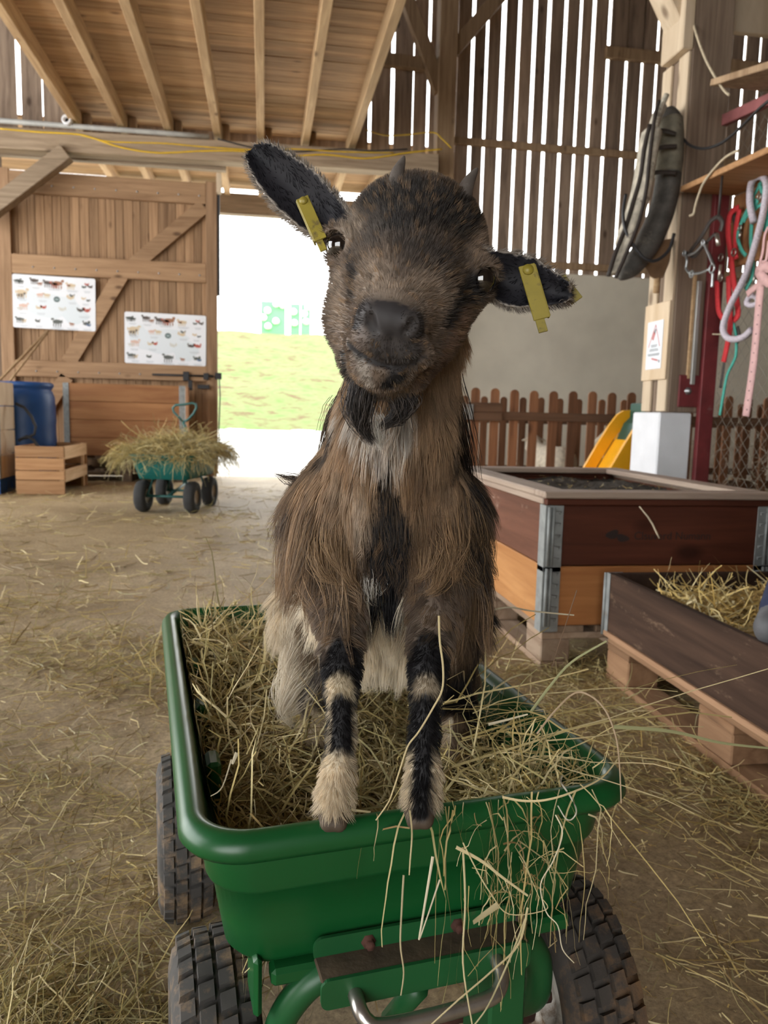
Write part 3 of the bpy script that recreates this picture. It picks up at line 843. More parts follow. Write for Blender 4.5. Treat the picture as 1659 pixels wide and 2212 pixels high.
def strands(root, dirs, length, width, cols, seg=5, curl=0.25, kink=0.25, sag=0.0, floor=None):
    """hay and straw: kinked ribbons; returns verts, quads, colours"""
    n = len(root); P = np.zeros((n, seg + 1, 3)); P[:, 0] = root
    d = dirs / np.linalg.norm(dirs, axis=1, keepdims=True); st = (length / seg)[:, None]
    for s in range(seg):
        j = rng.normal(size=(n, 3)) * curl; kk = rng.random((n, 1)) < kink / seg * 2
        d = d + j + kk * rng.normal(size=(n, 3)) * 0.9; d[:, 2] -= sag * (s + 1) / seg
        d /= np.linalg.norm(d, axis=1, keepdims=True)
        P[:, s + 1] = P[:, s] + d * st
    if floor is not None:
        P[:, :, 2] = np.maximum(P[:, :, 2], floor + 0.002)
    tg = np.gradient(P, axis=1); tg /= np.linalg.norm(tg, axis=2, keepdims=True) + 1e-9
    up = rng.normal(size=(n, 1, 3)); up[:, :, 2] += 0.6
    side = np.cross(tg, up); side /= np.linalg.norm(side, axis=2, keepdims=True) + 1e-9
    tap = np.linspace(1, 0.55, seg + 1)[None, :, None]
    off = side * (width[:, None, None] / 2) * tap
    V = np.stack([P - off, P + off], 2).reshape(-1, 3)
    b = (np.arange(n) * (seg + 1) * 2)[:, None]; s = np.arange(seg)[None, :] * 2
    q = np.stack([b + s, b + s + 1, b + s + 3, b + s + 2], 2).reshape(-1, 4)
    c = cols[rng.integers(0, len(cols), n)] * rng.uniform(0.7, 1.2, (n, 1))
    return V, q, np.repeat(c, (seg + 1) * 2, 0)


def hay_object(name, sets, label, cat, kind='stuff', bed=None):
    Vs, Qs, Cs, o = [], [], [], 0
    for V, Q, c in sets + (bed or []):
        Vs.append(V); Qs.append(np.asarray(Q) + o); Cs.append(c); o += len(V)
    V = np.concatenate(Vs); Q = np.concatenate(Qs); c = np.clip(np.concatenate(Cs), 0, 1)
    me = bpy.data.meshes.new(name); me.from_pydata(V.tolist(), [], Q.tolist())
    me.polygons.foreach_set('use_smooth', np.ones(len(Q), bool))
    a = me.attributes.new('col', 'FLOAT_COLOR', 'POINT'); a.data.foreach_set('color', np.concatenate([c, np.ones((len(c), 1))], 1).astype(np.float32).ravel())
    me.update()
    return tag(link(name, me, M['hay']), label, cat, kind=kind)


def rdirs(n, pitch=0.3, heading=None, spread=math.pi):
    a = rng.uniform(-spread, spread, n) + (0 if heading is None else heading)
    z = rng.normal(size=n) * pitch
    return np.stack([np.cos(a), np.sin(a), z], 1)


def heightbed(x0, x1, y0, y1, fn, nx, ny, col):
    X, Y = np.meshgrid(np.linspace(x0, x1, nx), np.linspace(y0, y1, ny))
    Z = fn(X, Y); V = np.stack([X.ravel(), Y.ravel(), Z.ravel()], 1)
    q = [(j * nx + i, j * nx + i + 1, (j + 1) * nx + i + 1, (j + 1) * nx + i) for j in range(ny - 1) for i in range(nx - 1)]
    return V, np.array(q), np.tile(np.array(col), (len(V), 1)) * rng.uniform(.6, 1.3, (len(V), 1))


# ================================================================== LEFT SIDE OF THE BARN
def collar_hinge(mb, x, y, z, h, sx, sy):
    mb.span(x, x + sx * .055, y - .004 if sy < 0 else y, y if sy < 0 else y + .004, z, z + h, .001)


# box of stacked pallet collars before the door
t = thing('collar_box', 'tall box of four orange-brown pallet collars standing before the sliding door', 'box', (-1.53, 9.0, 0.29))
for k in range(4):
    c = MB().span(-.645, .645, 0, .03, k * .2 + .002, k * .2 + .198, .004).span(-.645, -.615, .03, .56, k * .2 + .002, k * .2 + .198, .004).span(.615, .645, .03, .56, k * .2 + .002, k * .2 + .198, .004).span(-.645, .645, .56, .59, k * .2 + .002, k * .2 + .198, .004).build('collar', M['panel_big'], t)
for sx in (-1, 1):
    mb = MB(); mb.span(sx * .645, sx * .59, -.006, 0, .01, .80, .002); mb.span(sx * .645, sx * .652, -.006, .06, .01, .80, .002)
    for k in range(8): mb.lathe([(0, -.004), (.008, -.002), (.009, 0)], (sx * .618, -.006, .06 + k * .1), (0, 1, 0), 6)
    mb.build('corner_hinge', M['galv'], t)


def pallet(name, label, loc, wx, ly, mat, rz=0.0, h=.144, zb=0.0, hb=None):
    """a wooden pallet: deck boards, stringers, nine blocks and three bottom boards"""
    p = thing(name, label, 'pallet', loc, rz)
    s = h / .144
    for k in range(5):
        w = (.145, .10, .145, .10, .145)[k]; x = (0, wx * .235, wx / 2 - .0725, wx * .765 - .1, wx - .145)[k]
        MB().span(x, x + w, 0, ly, h - .022 * s, h, .002).build('deck_board', mat, p)
    for k in range(3):
        y = (0, ly / 2 - .0725, ly - .145)[k]
        MB().span(0, wx, y, y + .145, h - .044 * s, h - .0225 * s, .002).build('stringer', mat, p)
        for j in range(3):
            x = (0, wx / 2 - .05, wx - .1)[j]
            MB().span(x, x + .1, y, y + .145, .0225 * s, h - .0445 * s, .004).build('block', mat, p)
    for j in range(3):
        x = (0, wx / 2 - .05, wx - .1)[j]
        MB().span(x, x + .1, 0, ly, 0, .022 * s, .002).build('bottom_board', mat, p)
    return p


pallet('pallet', 'dark pallet on the floor under the tall collar box', (-2.17, 9.02, 0), 1.29, .6, M['barn_wood'], h=.144)
pallet('pallet', 'upper dark pallet carrying the tall collar box', (-2.17, 9.02, .145), 1.29, .6, M['barn_wood'], h=.144)

# blue barrel
t = thing('barrel', 'blue plastic barrel standing before the sliding door', 'barrel', (-2.42, 8.45, 0.12))
prof = [(0, 0), (.25, 0), (.275, .02), (.285, .08), (.292, .12), (.285, .16)]
for k in range(1, 12): prof.append((.288 + (.006 if k % 4 == 0 else 0), .16 + k * .05))
prof += [(.283, .80), (.262, .855), (.25, .87), (.262, .885), (.268, .90), (.268, .935), (.255, .945), (.24, .93), (0, .93)]
MB().lathe(prof, n=40).build('drum', M['barrel'], t)
MB().lathe([(.270, .895), (.277, .905), (.277, .925), (.270, .935)], n=40).build('lid_ring', M['barrel'], t)
tag(MB().span(-2.75, -2.12, 8.13, 8.75, 0, .118, .01).build('plank_stand', M['barn_wood']), 'low plank stand under the blue barrel', 'stand')

# slatted wooden crate
t = thing('slatted_crate', 'low wooden crate with one open slatted end beside the teal cart', 'crate', (-2.055, 7.56, 0))
cw, cl, ch = .43, .95, .46
for k, (a, b_) in enumerate(((.0, .135), (.138, .225), (.228, .345), (.348, .455))):
    MB().span(-cw / 2, cw / 2, 0, .02, a + .005, b_, .003).build('front_slat', M['crate'], t)
    MB().span(-cw / 2, cw / 2, cl - .02, cl, a + .005, b_, .003).build('rear_slat', M['crate'], t)
    MB().span(-cw / 2, -cw / 2 + .02, .02, cl - .02, a + .005, b_, .003).build('side_slat', M['crate'], t)
for a, b_ in ((.335, .455), (.12, .235)):
    MB().span(cw / 2 - .02, cw / 2 + .004, .02, cl - .02, a, b_, .003).build('end_slat', M['crate_lit'], t)
for yy in (.022, cl - .06):
    MB().span(cw / 2 - .05, cw / 2 - .021, yy, yy + .04, 0, .455, .003).build('corner_post', M['crate_lit'], t)
MB().span(-cw / 2 + .02, cw / 2 - .05, .02, cl - .02, .12, .135).build('bottom', M['crate'], t)

# stack of bleached collars at the picture's left edge
t = thing('collar_stack', 'stack of bleached wooden collars with a galvanised corner, left of the blue barrel', 'box', (-2.99, 7.6, .135))
for k in range(4):
    z = k * .228
    MB().span(-.58, .565, 0, .03, z + .004, z + .224, .005).span(.535, .565, .03, .47, z + .004, z + .224, .005).span(-.58, -.55, .03, .47, z + .004, z + .224, .005).span(-.58, .565, .47, .50, z + .004, z + .224, .005).build('collar', M['ply'], t)
mb = MB(); mb.span(.52, .570, -.006, 0, .01, .905, .002); mb.span(.566, .572, -.006, .05, .01, .905, .002); mb.build('corner_hinge', M['galv'], t)
p = pallet('pallet', 'dark blue pallet under the bleached collar stack', (-3.57, 7.6, 0), 1.15, .50, M['barrel'], h=.134)

# sticks leaning on the door and the black hose
for k, (a, b_) in enumerate((((105, 713), (2, 818)), ((104, 716), (22, 822)))):
    p1 = aty(*a, 9.62 - .07 * k); p2 = aty(*b_, 9.40); dd = p2 - p1; p3 = p1 + dd * ((0.01 - p1[2]) / dd[2])
    o = MB().tube([p1, (p1 + p3) / 2, p3], .016 - .003 * k, 8).build('stick', M['joist'])
    tag(o, ('upper', 'lower')[k] + ' of two long sticks leaning on the door under a poster', 'stick')
tag(MB().tube([aty(x, y, 7.9) for x, y in ((34, 872), (52, 880), (68, 900), (77, 922), (74, 938), (60, 945), (45, 948), (40, 952), (58, 942), (72, 950), (82, 964), (88, 971))], .014, 8).build('hose', M['hose']), 'black hose looping over the wooden crate before the barrel', 'hose')

# ================================================================== TEAL CART
def rrect(hw, hl, r, z, n=6):
    P = []
    for cx, cy, a0 in ((hw - r, hl - r, 0), (-hw + r, hl - r, 90), (-hw + r, -hl + r, 180), (hw - r, -hl + r, 270)):
        for k in range(n + 1):
            t = math.radians(a0 + 90 * k / n); P.append((cx + r * math.cos(t), cy + r * math.sin(t), z))
    return P


def loft(rings, close_last=True):
    V = []; F = []; n = len(rings[0])
    for R_ in rings: V += R_
    for i in range(len(rings) - 1):
        for k in range(n): F.append((i * n + k, i * n + (k + 1) % n, (i + 1) * n + (k + 1) % n, (i + 1) * n + k))
    if close_last: F.append([(len(rings) - 1) * n + k for k in range(n)])
    return V, F


def loft_object(rings, name, mat, parent):
    V, F = loft(rings); o = MB().add(V, F, True).build(name, mat, parent)
    return fix_normals(o)


cart2 = thing('garden_cart', 'teal dump cart heaped with hay near the open doorway', 'cart', (-0.705, 6.58, 0), -0.215)
loft_object([rrect(.262, .447, .07, .448), rrect(.266, .451, .07, .458), rrect(.262, .447, .07, .470), rrect(.248, .433, .065, .472), rrect(.200, .36, .05, .285)], 'tub_inside', M['teal'], cart2)
loft_object([rrect(.262, .447, .07, .448), rrect(.246, .43, .065, .446), rrect(.232, .41, .06, .40), rrect(.200, .365, .05, .275)], 'tub', M['teal'], cart2)
for sx in (-1, 1):
    for sy in (-1, 1):
        w = thing('wheel', None, None, (sx * .20, sy * .245, .128)); w.parent = cart2
        MB().lathe([(.058, -.036), (.09, -.045), (.118, -.04), (.128, -.02), (.1285, 0), (.128, .02), (.118, .04), (.09, .045), (.058, .036)], axis=(1, 0, 0), n=36).build('tyre', M['tyre_far'], w)
        MB().lathe([(0, -.02), (.05, -.022), (.06, -.034), (.06, .034), (.05, .022), (0, .02)], axis=(1, 0, 0), n=24).build('rim', M['hub'], w)
mb = MB()
for sy in (-1, 1):
    mb.tube([(-.2, sy * .245, .128), (.2, sy * .245, .128)], .011, 8)
    for sx in (-1, 1): mb.tube([(sx * .17, sy * .245, .13), (sx * .13, sy * .20, .278)], .010, 8)
    mb.tube([(-.15, sy * .2, .275), (.15, sy * .2, .275)], .010, 8)
mb.tube([(0, -.245, .128), (0, .245, .20)], .012, 8)
mb.build('frame', M['teal_frame'], cart2)
hx = .10
mb = MB(); mb.tube([(-.09, .44, .16), (-0.075, .5, .40), (-0.060, .5, .55), (-0.090, .5, .66), (-0.110, .5, .715)], .014, 10)
mb.tube([(-0.110, .5, .715), (-0.160, .5, .765), (-0.195, .5, .80), (-0.205, .5, .835), (-0.180, .5, .862), (-0.110, .5, .868), (-0.025, .5, .885), (0.005, .5, .872), (0.010, .5, .84), (-0.020, .5, .785), (-0.070, .5, .735), (-0.110, .5, .715)], .011, 8)
mb.build('handle', M['teal_frame'], cart2)
MB().span(.14, .25, .447, .47, .50, .55, .008).build('release_lever', M['galv'], cart2)


def cart2_xy(u, v):
    c, s = math.cos(-.215), math.sin(-.215)
    return -0.705 + u * c - v * s, 6.58 + u * s + v * c


def mound(u, v):
    q = np.clip(1 - (np.abs(u) / .33) ** 2.5, 0, 1) * np.clip(1 - (np.abs(v) / .52) ** 3, 0, 1)
    return .44 + .15 * q


n = 2600
u = rng.uniform(-.31, .31, n); v = rng.uniform(-.5, .5, n); z = mound(u, v) + rng.uniform(-.03, .02, n)
px_, py_ = cart2_xy(u, v)
s1 = strands(np.stack([px_, py_, z], 1), rdirs(n, .3), rng.uniform(.12, .28, n), rng.uniform(.003, .006, n), HAYCOL[[0, 1, 2, 3, 6]], sag=.2)
# wisps that hang over the sides
n = 1100
th = rng.uniform(0, 2 * math.pi, n); th = th[~((np.sin(th) < -.25) & (np.abs(np.cos(th)) < .80) & (rng.random(n) < .85))]; n = len(th); u = .29 * np.sign(np.cos(th)) * np.abs(np.cos(th)) ** .5; v = .47 * np.sign(np.sin(th)) * np.abs(np.sin(th)) ** .5
u *= rng.uniform(.92, 1.08, n); v *= rng.uniform(.92, 1.08, n)
px_, py_ = cart2_xy(u, v); d = np.stack([px_ + .705, py_ - 6.58, rng.uniform(-.1, .25, n)], 1); d[:, :2] *= 1.2
d[:, :2] += rng.normal(size=(n, 2)) * .15
s2 = strands(np.stack([px_, py_, rng.uniform(.44, .54, n)], 1), d, rng.uniform(.16, .30, n), rng.uniform(.003, .006, n), HAYCOL[[0, 1, 2, 3, 6]], sag=.65, curl=.2)
U, Vv = np.meshgrid(np.linspace(-.25, .25, 20), np.linspace(-.43, .43, 28)); bx, by = cart2_xy(U.ravel(), Vv.ravel())
bed = (np.stack([bx, by, mound(U.ravel(), Vv.ravel()) - .03 + rng.uniform(-.01, .01, U.size)], 1), np.array([(j * 20 + i, j * 20 + i + 1, (j + 1) * 20 + i + 1, (j + 1) * 20 + i) for j in range(27) for i in range(19)]), np.tile((.30, .24, .11), (U.size, 1)))
hay_object('hay', [s1, s2], 'heap of hay spilling over the teal cart', 'hay', bed=[bed])

# ================================================================== OUTSIDE: climbing panels on the bank
for (x0, y0, x1, y1, holds, lab) in ((564, 650, 616, 712, ((597, 657), (578, 671), (569, 686), (596, 694), (579, 705), (611, 660)), 'larger mint green climbing panel with white holds atop the grass bank'),
                                     (628, 656, 670, 712, ((634, 674), (657, 678), (636, 698), (661, 695), (665, 664)), 'smaller mint green climbing panel right of the larger one on the bank')):
    Y = 29.0
    a = aty(x0, y0, Y); b_ = aty(x1, y1, Y)
    t = thing('climbing_panel', lab, 'climbing panel', ((a[0] + b_[0]) / 2, Y, bank_z((a[0] + b_[0]) / 2, Y) - .05), 0, 'climbing panels on the bank')
    w = (b_[0] - a[0]) / 2; zt = a[2] - t.location[2]
    mb = MB()
    if x0 > 600: mb.span(-w, -.02, 0, .06, 0, zt, .01); mb.span(.02, w, -.05, .01, 0, zt, .01)
    else: mb.span(-w, w, 0, .06, 0, zt, .01)
    mb.build('board', M['panel_mint'], t)
    for hxp, hyp in holds:
        q = aty(hxp, hyp, Y)
        MB().lathe([(0, -.12), (.07, -.11), (.12, -.06), (.13, 0)], (q[0] - t.location[0], -.045, q[2] - t.location[2]), (0.2, 1, .4), 12).build('hold', M['hold_white'], t)

# ================================================================== PICKET FENCES, SHEEP, SLIDE
def fence(name, label, xs, Y, ztop, zr, h_w=.036, group=None):
    t = thing(name, label, 'fence', (xs[0], Y, 0), 0, group)
    for i, x in enumerate(xs):
        x = x - xs[0]; zt = ztop + random.uniform(-.006, .006); P = []
        w = h_w
        P = [(-w, 0, .03), (w, 0, .03)] + [(w * math.cos(math.radians(a)), 0, zt - w + w * math.sin(math.radians(a))) for a in range(0, 181, 20)]
        mb = MB(); mb.prism([(x + p[0], p[1], p[2]) for p in P], (0, .018, 0)); fix_normals(mb.build('picket', M['picket'], t))
    for z in zr:
        MB().span(-.05, xs[-1] - xs[0] + .05, .019, .045, z - .036, z + .036, .003).build('rail', M['picket_rail'], t)
    return t


xs = [aty(1028 + 42.25 * k, 850, 6.0)[0] for k in range(1, 17)]
fn = fence('picket_fence', 'brown round-topped picket fence across the sheep pen, nearer of the two rows', [aty(1028, 850, 6.0)[0]] + xs, 6.0, 1.048, (.30,))
x0 = fn.location[0]
MB().span(-.10, 2.6, -.03, -.002, .80, .868, .004).build('rail', M['picket_rail'], fn)
MB().span(-.07, .21, -.05, -.031, .86, .935, .004).span(-.07, .21, -.05, -.031, .79, .858, .004).build('gate_batten', M['picket_rail'], fn)
mb = MB(); mb.span(-.10, -.03, -.06, -.051, .80, .92, .002); mb.tube([(-.105, -.06, .79), (-.105, -.06, .93)], .012, 8); mb.build('hinge', M['steel'], fn)
MB().span(-.24, -.14, -.02, .08, 0, 1.05, .01).build('post', M['door_frame_z'], fn)
xs2 = [aty(x, 857, 7.6)[0] for x in (1005, 1047, 1089, 1131, 1170, 1211, 1252, 1302, 1350, 1392, 1434, 1476, 1520, 1562, 1604, 1646)]
fence('picket_fence', 'farther dim picket fence close to the plastered wall, behind the nearer fence', xs2, 7.6, 1.03, (.80, .3))

M['straw_bed'] = plain('straw_bed', (.45, .36, .19), .9, 0, .3, 30, bump=.3)


def sheep(label, x, y, rz, s=1.0):
    f = Field((-.35, -.55, -.02), (.35, .65, .85), .014)
    f.ell((0, 0, .42), (.16, .30, .17), k=.05).ell((0, -.22, .43), (.15, .14, .16), k=.05).ell((0, .2, .43), (.145, .15, .155), k=.05)
    f.cone((0, .28, .50), .09, (0, .42, .60), .07, .05); f.cone((0, .42, .62), .062, (0, .54, .54), .035, .03)
    for sx in (-1, 1):
        f.cone((sx * .055, .42, .64), .018, (sx * .13, .41, .62), .012, .01)
        for yy in (-.22, .2):
            f.cone((sx * .085, yy, .34), .045, (sx * .085, yy + (-.02 if yy < 0 else .01), .17), .025, .03); f.cone((sx * .085, yy + (-.02 if yy < 0 else .01), .17), .024, (sx * .085, yy + .01, .015), .022, .01)
    f.cone((0, -.33, .42), .03, (0, -.36, .26), .022, .02)
    o, V, Q = f.build('sheep', M['wool'])
    o.location = (x, y, 0); o.rotation_euler = (0, 0, rz); o.scale = (s, s, s)
    for sx in (-1, 1):
        MB().lathe([(0, .012), (.008, .009), (.011, 0), (.008, -.009), (0, -.012)], (sx * .052, .475, .625), (sx, 0, 0), 10).build('eye', M['black_metal'], o)
    return tag(o, label, 'sheep')


q = aty(1190, 985, 6.75)
sheep('cream sheep seen from behind between the pickets, left of the slide', q[0] + .06, 6.9, .08, .97)
q = aty(1318, 960, 6.8)
sheep('white sheep with its head turned left, half hidden behind the yellow slide', q[0] + .46, 6.7, 1.45, 1.12)
n = 900
rx = rng.uniform(1.4, 4.2, n); ry = rng.uniform(6.1, 7.5, n)
hay_object('straw_litter', [strands(np.stack([rx, ry, .2 + .12 * np.sin(rx * 3.1) * np.sin(ry * 2.3) + rng.uniform(-.05, .05, n)], 1), rdirs(n, .3), rng.uniform(.1, .3, n), rng.uniform(.004, .008, n), HAYCOL)],
           'straw bedding in the sheep pen between the fences', 'straw', bed=[heightbed(1.3, 4.3, 6.06, 7.55, lambda X, Y: .2 + .12 * np.sin(X * 3.1) * np.sin(Y * 2.3), 24, 14, (.40, .32, .17))])

# yellow slide
t = thing('slide', 'yellow plastic slide with dark green foot beside the white post base', 'slide', (2.46, 5.05, 0))
top = aty(1381, 866, 5.05)
prof = [(.26, .90), (.21, .895), (.165, .865), (.10, .78), (.02, .645), (-.06, .50), (-.15, .34), (-.26, .20), (-.38, .13), (-.50, .11)]
for sy, nm in ((0, 'side_rail'), (.42, 'side_rail')):
    P = [(x, sy, z) for x, z in prof] + ([(-.3, sy, .06), (.26, sy, .06)] if sy == 0 else [(x + (.035 if z > .2 else .01), sy, z - (.11 if z > .2 else .05)) for x, z in prof[::-1]])
    fix_normals(MB().prism([(p[0], p[1], p[2]) for p in P], (0, .03, 0)).build(nm, M['slide_yellow'], t))
V = []; F = []
for i, (x, z) in enumerate(prof):
    x += .05 if z > .2 else .0; z -= .10 if z > .2 else .045
    V += [(x, .03, z), (x, .42, z), (x + .02, .03, z - .02), (x + .02, .42, z - .02)]
for i in range(len(prof) - 1):
    a = i * 4; F += [(a, a + 1, a + 5, a + 4), (a + 2, a + 6, a + 7, a + 3)]
fix_normals(MB().add(V, F, True).build('chute', M['slide_yellow'], t))
mb = MB(); mb.prism([(.26, .06, 0), (.26, .06, .86), (.20, .06, .80), (.10, .06, .56), (-.02, .06, .36), (-.10, .06, .18), (-.06, .06, 0)], (0, .33, 0)); fix_normals(mb.build('foot', M['slide_green'], t))
MB().span(.26, .30, .02, .43, 0, .95, .01).build('ladder', M['slide_green'], t)
for k in range(3): MB().span(.24, .27, -.02, .01, .42 + k * .06, .455 + k * .06, .006).build('lug', M['slide_yellow'], t)

# ================================================================== BIG COLLAR BOX ON ITS PALLET
pallet('pallet', 'bare wooden pallet under the box of red and orange collars', (.905, 2.345, 0), .80, 1.19, M['pallet'])
BX0, BX1, BY0, BY1 = .896, 1.696, 2.335, 3.53
t = thing('planter_box', 'red-brown and orange collar box filled with dark soil, right of the goat', 'box', ((BX0 + BX1) / 2, BY0, .1455))
hw, ln = (BX1 - BX0) / 2, BY1 - BY0
for k, (mx, my) in enumerate(((M['collar_orange'], M['collar_orange_lit']), (M['collar_red'], M['collar_red_lit']))):
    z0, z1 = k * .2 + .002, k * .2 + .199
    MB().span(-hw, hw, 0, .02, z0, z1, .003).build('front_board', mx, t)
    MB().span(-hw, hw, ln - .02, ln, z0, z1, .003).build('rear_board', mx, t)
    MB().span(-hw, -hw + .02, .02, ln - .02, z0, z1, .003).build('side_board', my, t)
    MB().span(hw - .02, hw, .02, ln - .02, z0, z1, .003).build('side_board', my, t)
    for sx in (-1, 1):
        mb = MB()
        x = sx * hw
        mb.span(x, x - sx * .058, -.003, 0, z0 - .02, z1 + .0, .001)
        mb.span(x, x + sx * .003, -.003, .05, z0 - .02, z1 + .0, .001)
        mb.tube([(x - sx * .010, -.006, z0), (x - sx * .010, -.006, z1 - .005)], .006, 8)
        mb.tube([(x - sx * .024, -.006, z0), (x - sx * .024, -.006, z1 - .005)], .005, 8)
        for j in range(5):
            mb.lathe([(0, -.003), (.004, -.0015), (.0045, 0)], (x - sx * .045, -.003, z0 + .02 + j * .038), (0, 1, 0), 6)
            mb.tube([(x - sx * .012, -.0065, z0 + .03 + j * .038), (x - sx * .05, -.005, z0 + .025 + j * .038)], .0022, 5)
        mb.build('corner_hinge', M['galv'], t)
zr = .40
for (a, b_, c, d, mt) in ((-hw - .012, hw + .012, -.014, .085, 'rim_board_x'), (-hw - .012, hw + .012, ln - .085, ln + .014, 'rim_board_x'), (-hw - .012, -hw + .088, .0855, ln - .0855, 'rim_board'), (hw - .088, hw + .012, .0855, ln - .0855, 'rim_board')):
    MB().span(a, b_, c, d, zr + .022, zr + .044, .004).build('rim_board', M[mt], t)
for a, b_, c, d, mt in ((-hw - .002, hw + .002, -.006, .02, 'collar_red'), (-hw - .002, hw + .002, ln - .02, ln + .006, 'collar_red'), (-hw - .006, -hw + .02, .021, ln - .021, 'rim_board'), (hw - .02, hw + .006, .021, ln - .021, 'rim_board')):
    MB().span(a, b_, c, d, zr, zr + .021, .003).build('rim_batten', M[mt], t)
# the burnt-in maker's stamp: two dark lobes and faded lettering
mb = MB()
for cx, cz, rx, rz_, tl in ((-.170, .305, .022, .014, .3), (-.134, .293, .022, .012, -.2)):
    P = []
    for k in range(22):
        a = 2 * math.pi * k / 22; q = 1 + .12 * math.sin(3 * a + cx * 40); x, z = rx * q * math.cos(a), rz_ * q * math.sin(a)
        P.append((cx + x * math.cos(tl) - z * math.sin(tl), -.0006, cz + x * math.sin(tl) + z * math.cos(tl)))
    mb.prism(P, (0, .0005, 0))
fix_normals(mb.build('stamp', M['stamp'], t))


def text_mesh(name, body, size, mat, parent, loc, rot, depth=.0004, align='LEFT'):
    cu = bpy.data.curves.new(name, 'FONT'); cu.body = body; cu.size = size; cu.extrude = depth; cu.align_x = align
    tmp = bpy.data.objects.new(name, cu); COL.objects.link(tmp)
    bpy.context.view_layer.update()
    me = bpy.data.meshes.new_from_object(tmp.evaluated_get(bpy.context.evaluated_depsgraph_get()))
    bpy.data.objects.remove(tmp)
    o = link(name, me, mat, parent); o.location = loc; o.rotation_euler = rot
    return o


text_mesh('lettering', 'Clsuverd Numann', .037, M['stamp'], t, (-.095, -.0006, .288), (math.radians(90), 0, 0))
# soil
V, q, c = heightbed(-hw + .021, hw - .021, .021, ln - .021, lambda X, Y: .392 + .012 * np.sin(X * 17) * np.sin(Y * 13) + rng.uniform(-.006, .006, X.shape), 50, 70, (1, 1, 1))
so = MB().add(V, q.tolist(), True).build('soil', M['soil']); so.location = t.location
tag(so, 'dark loose soil filling the collar box', 'soil', kind='stuff')
n = 110
hay_object('straw_bits', [strands(np.stack([rng.uniform(BX0 + .05, BX1 - .05, n), rng.uniform(BY0 + .1, BY1 - .1, n), np.full(n, .556)], 1), rdirs(n, .05), rng.uniform(.008, .035, n), rng.uniform(.0015, .003, n), STRAWCOL * .7)], 'scattered straw bits lying on the dark soil', 'straw')
o = MB().tube([atd(x, y, 2.37) for x, y in ((1381, 1094), (1390, 1105), (1400, 1117), (1410, 1133), (1419, 1152), (1424, 1163))], [.0018, .0022, .0026, .003, .003, .002], 6).build('straw', M['twine'])
tag(o, 'single pale straw stuck across the dark front board of the soil box', 'straw')

# ================================================================== STRAW TROUGH ON ITS PALLET
TX0, TX1, TY1, TY0 = 1.072, 1.86, 2.235, 1.04
pallet('pallet', 'reddish pallet under the straw-filled trough', (TX0 + .01, TY0, 0), .80, 1.19, M['pallet_red'])
t = thing('straw_trough', 'weathered dark brown single-collar trough holding straw, lower right', 'trough', ((TX0 + TX1) / 2, TY0, .1455))
hw, ln = (TX1 - TX0) / 2, TY1 - TY0
for nm, a, b_, c, d, mt in (('long_board', -hw, -hw + .022, 0, ln, 'trough'), ('long_board', hw - .022, hw, 0, ln, 'trough'), ('end_board', -hw + .022, hw - .022, ln - .022, ln, 'trough'), ('end_board', -hw + .022, hw - .022, 0, .022, 'trough')):
    MB().span(a, b_, c, d, .016, .2, .003).build(nm, M[mt], t)
MB().span(-hw - .006, -hw + .022, 0, ln, -.001, .0155, .002).build('bottom_batten', M['trough_edge'], t)
for yy in (ln, 0):
    mb = MB(); s = 1 if yy else -1
    mb.span(-hw - .003, -hw, yy - s * .02, yy + s * .004, 0, .2, .001); mb.span(-hw - .003, -hw + .05, yy, yy + s * .004, 0, .2, .001)
    mb.tube([(-hw - .004, yy + s * .006, .0), (-hw - .004, yy + s * .006, .198)], .006, 8)
    mb.build('corner_hinge', M['galv'], t)
fn_ = lambda X, Y: .285 + .03 * np.sin(X * 9 + 1) * np.sin(Y * 7) + .02 * np.sin(Y * 17)
n = 1500
rx = rng.uniform(TX0 + .13, TX1 - .10, n); ry = rng.uniform(TY0 + .12, TY1 - .13, n)
s1 = strands(np.stack([rx, ry, fn_(rx, ry) + rng.uniform(-.01, .035, n)], 1), rdirs(n, .28), rng.uniform(.05, .16, n), rng.uniform(.003, .0065, n), STRAWCOL, curl=.1, kink=.5)
k = 230
rx = rng.normal(1.20, .05, k); ry = rng.normal(1.86, .10, k)
s2 = strands(np.stack([rx, ry, .31 + rng.uniform(0, .04, k)], 1), rdirs(k, .6), rng.uniform(.06, .16, k), rng.uniform(.003, .007, k), STRAWCOL, curl=.1, kink=.6)
def trough_clamp(S):
    V, q, c = S; V = V.copy(); V[:, 0] = np.clip(V[:, 0], TX0 + .026, TX1 - .026); V[:, 1] = np.clip(V[:, 1], TY0 + .026, TY1 - .026); return V, q, c


hay_object('straw', [trough_clamp(s1), trough_clamp(s2)], 'golden straw heaped inside the dark trough', 'straw', bed=[heightbed(TX0 + .023, TX1 - .023, TY0 + .023, TY1 - .023, fn_, 22, 30, (.40, .27, .10))])

# ================================================================== THE POST WITH ITS TACK
PX0, PX1, PY0, PY1 = 2.155, 2.375, 3.90, 4.17
o = MB().span(PX0, PX1, PY0, PY1, .87, 6.0, .006).build('post', M['post_wood'])
post = tag(o, 'stout squared post carrying the tack, right', kind='structure')
o = MB().span(PX0 - .055, PX1 - .085, PY0 - .015, PY1 + .02, 0, .868, .008).build('post_base', M['white_paint'])
tag(o, 'whitewashed concrete foot of the tack post', kind='structure')
mb = MB(); mb.span(PX0 - .018, PX0 - .001, PY0 + .005, PY0 + .10, .875, 2.70, .003); mb.span(PX0 - .018, PX0 - .001, PY1 - .095, PY1 - .002, .875, 2.70, .003)
tag(mb.build('batten', M['new_pine']), 'pair of pale battens on the flank of the tack post', kind='structure')
o = MB().span(PX0 - .030, PX0 - .0185, PY0 + .004, PY1 - .002, 1.045, 1.46, .003).build('ply_plate', M['ply'])
tag(o, 'pale plywood plate screwed across the battens of the post', 'board')
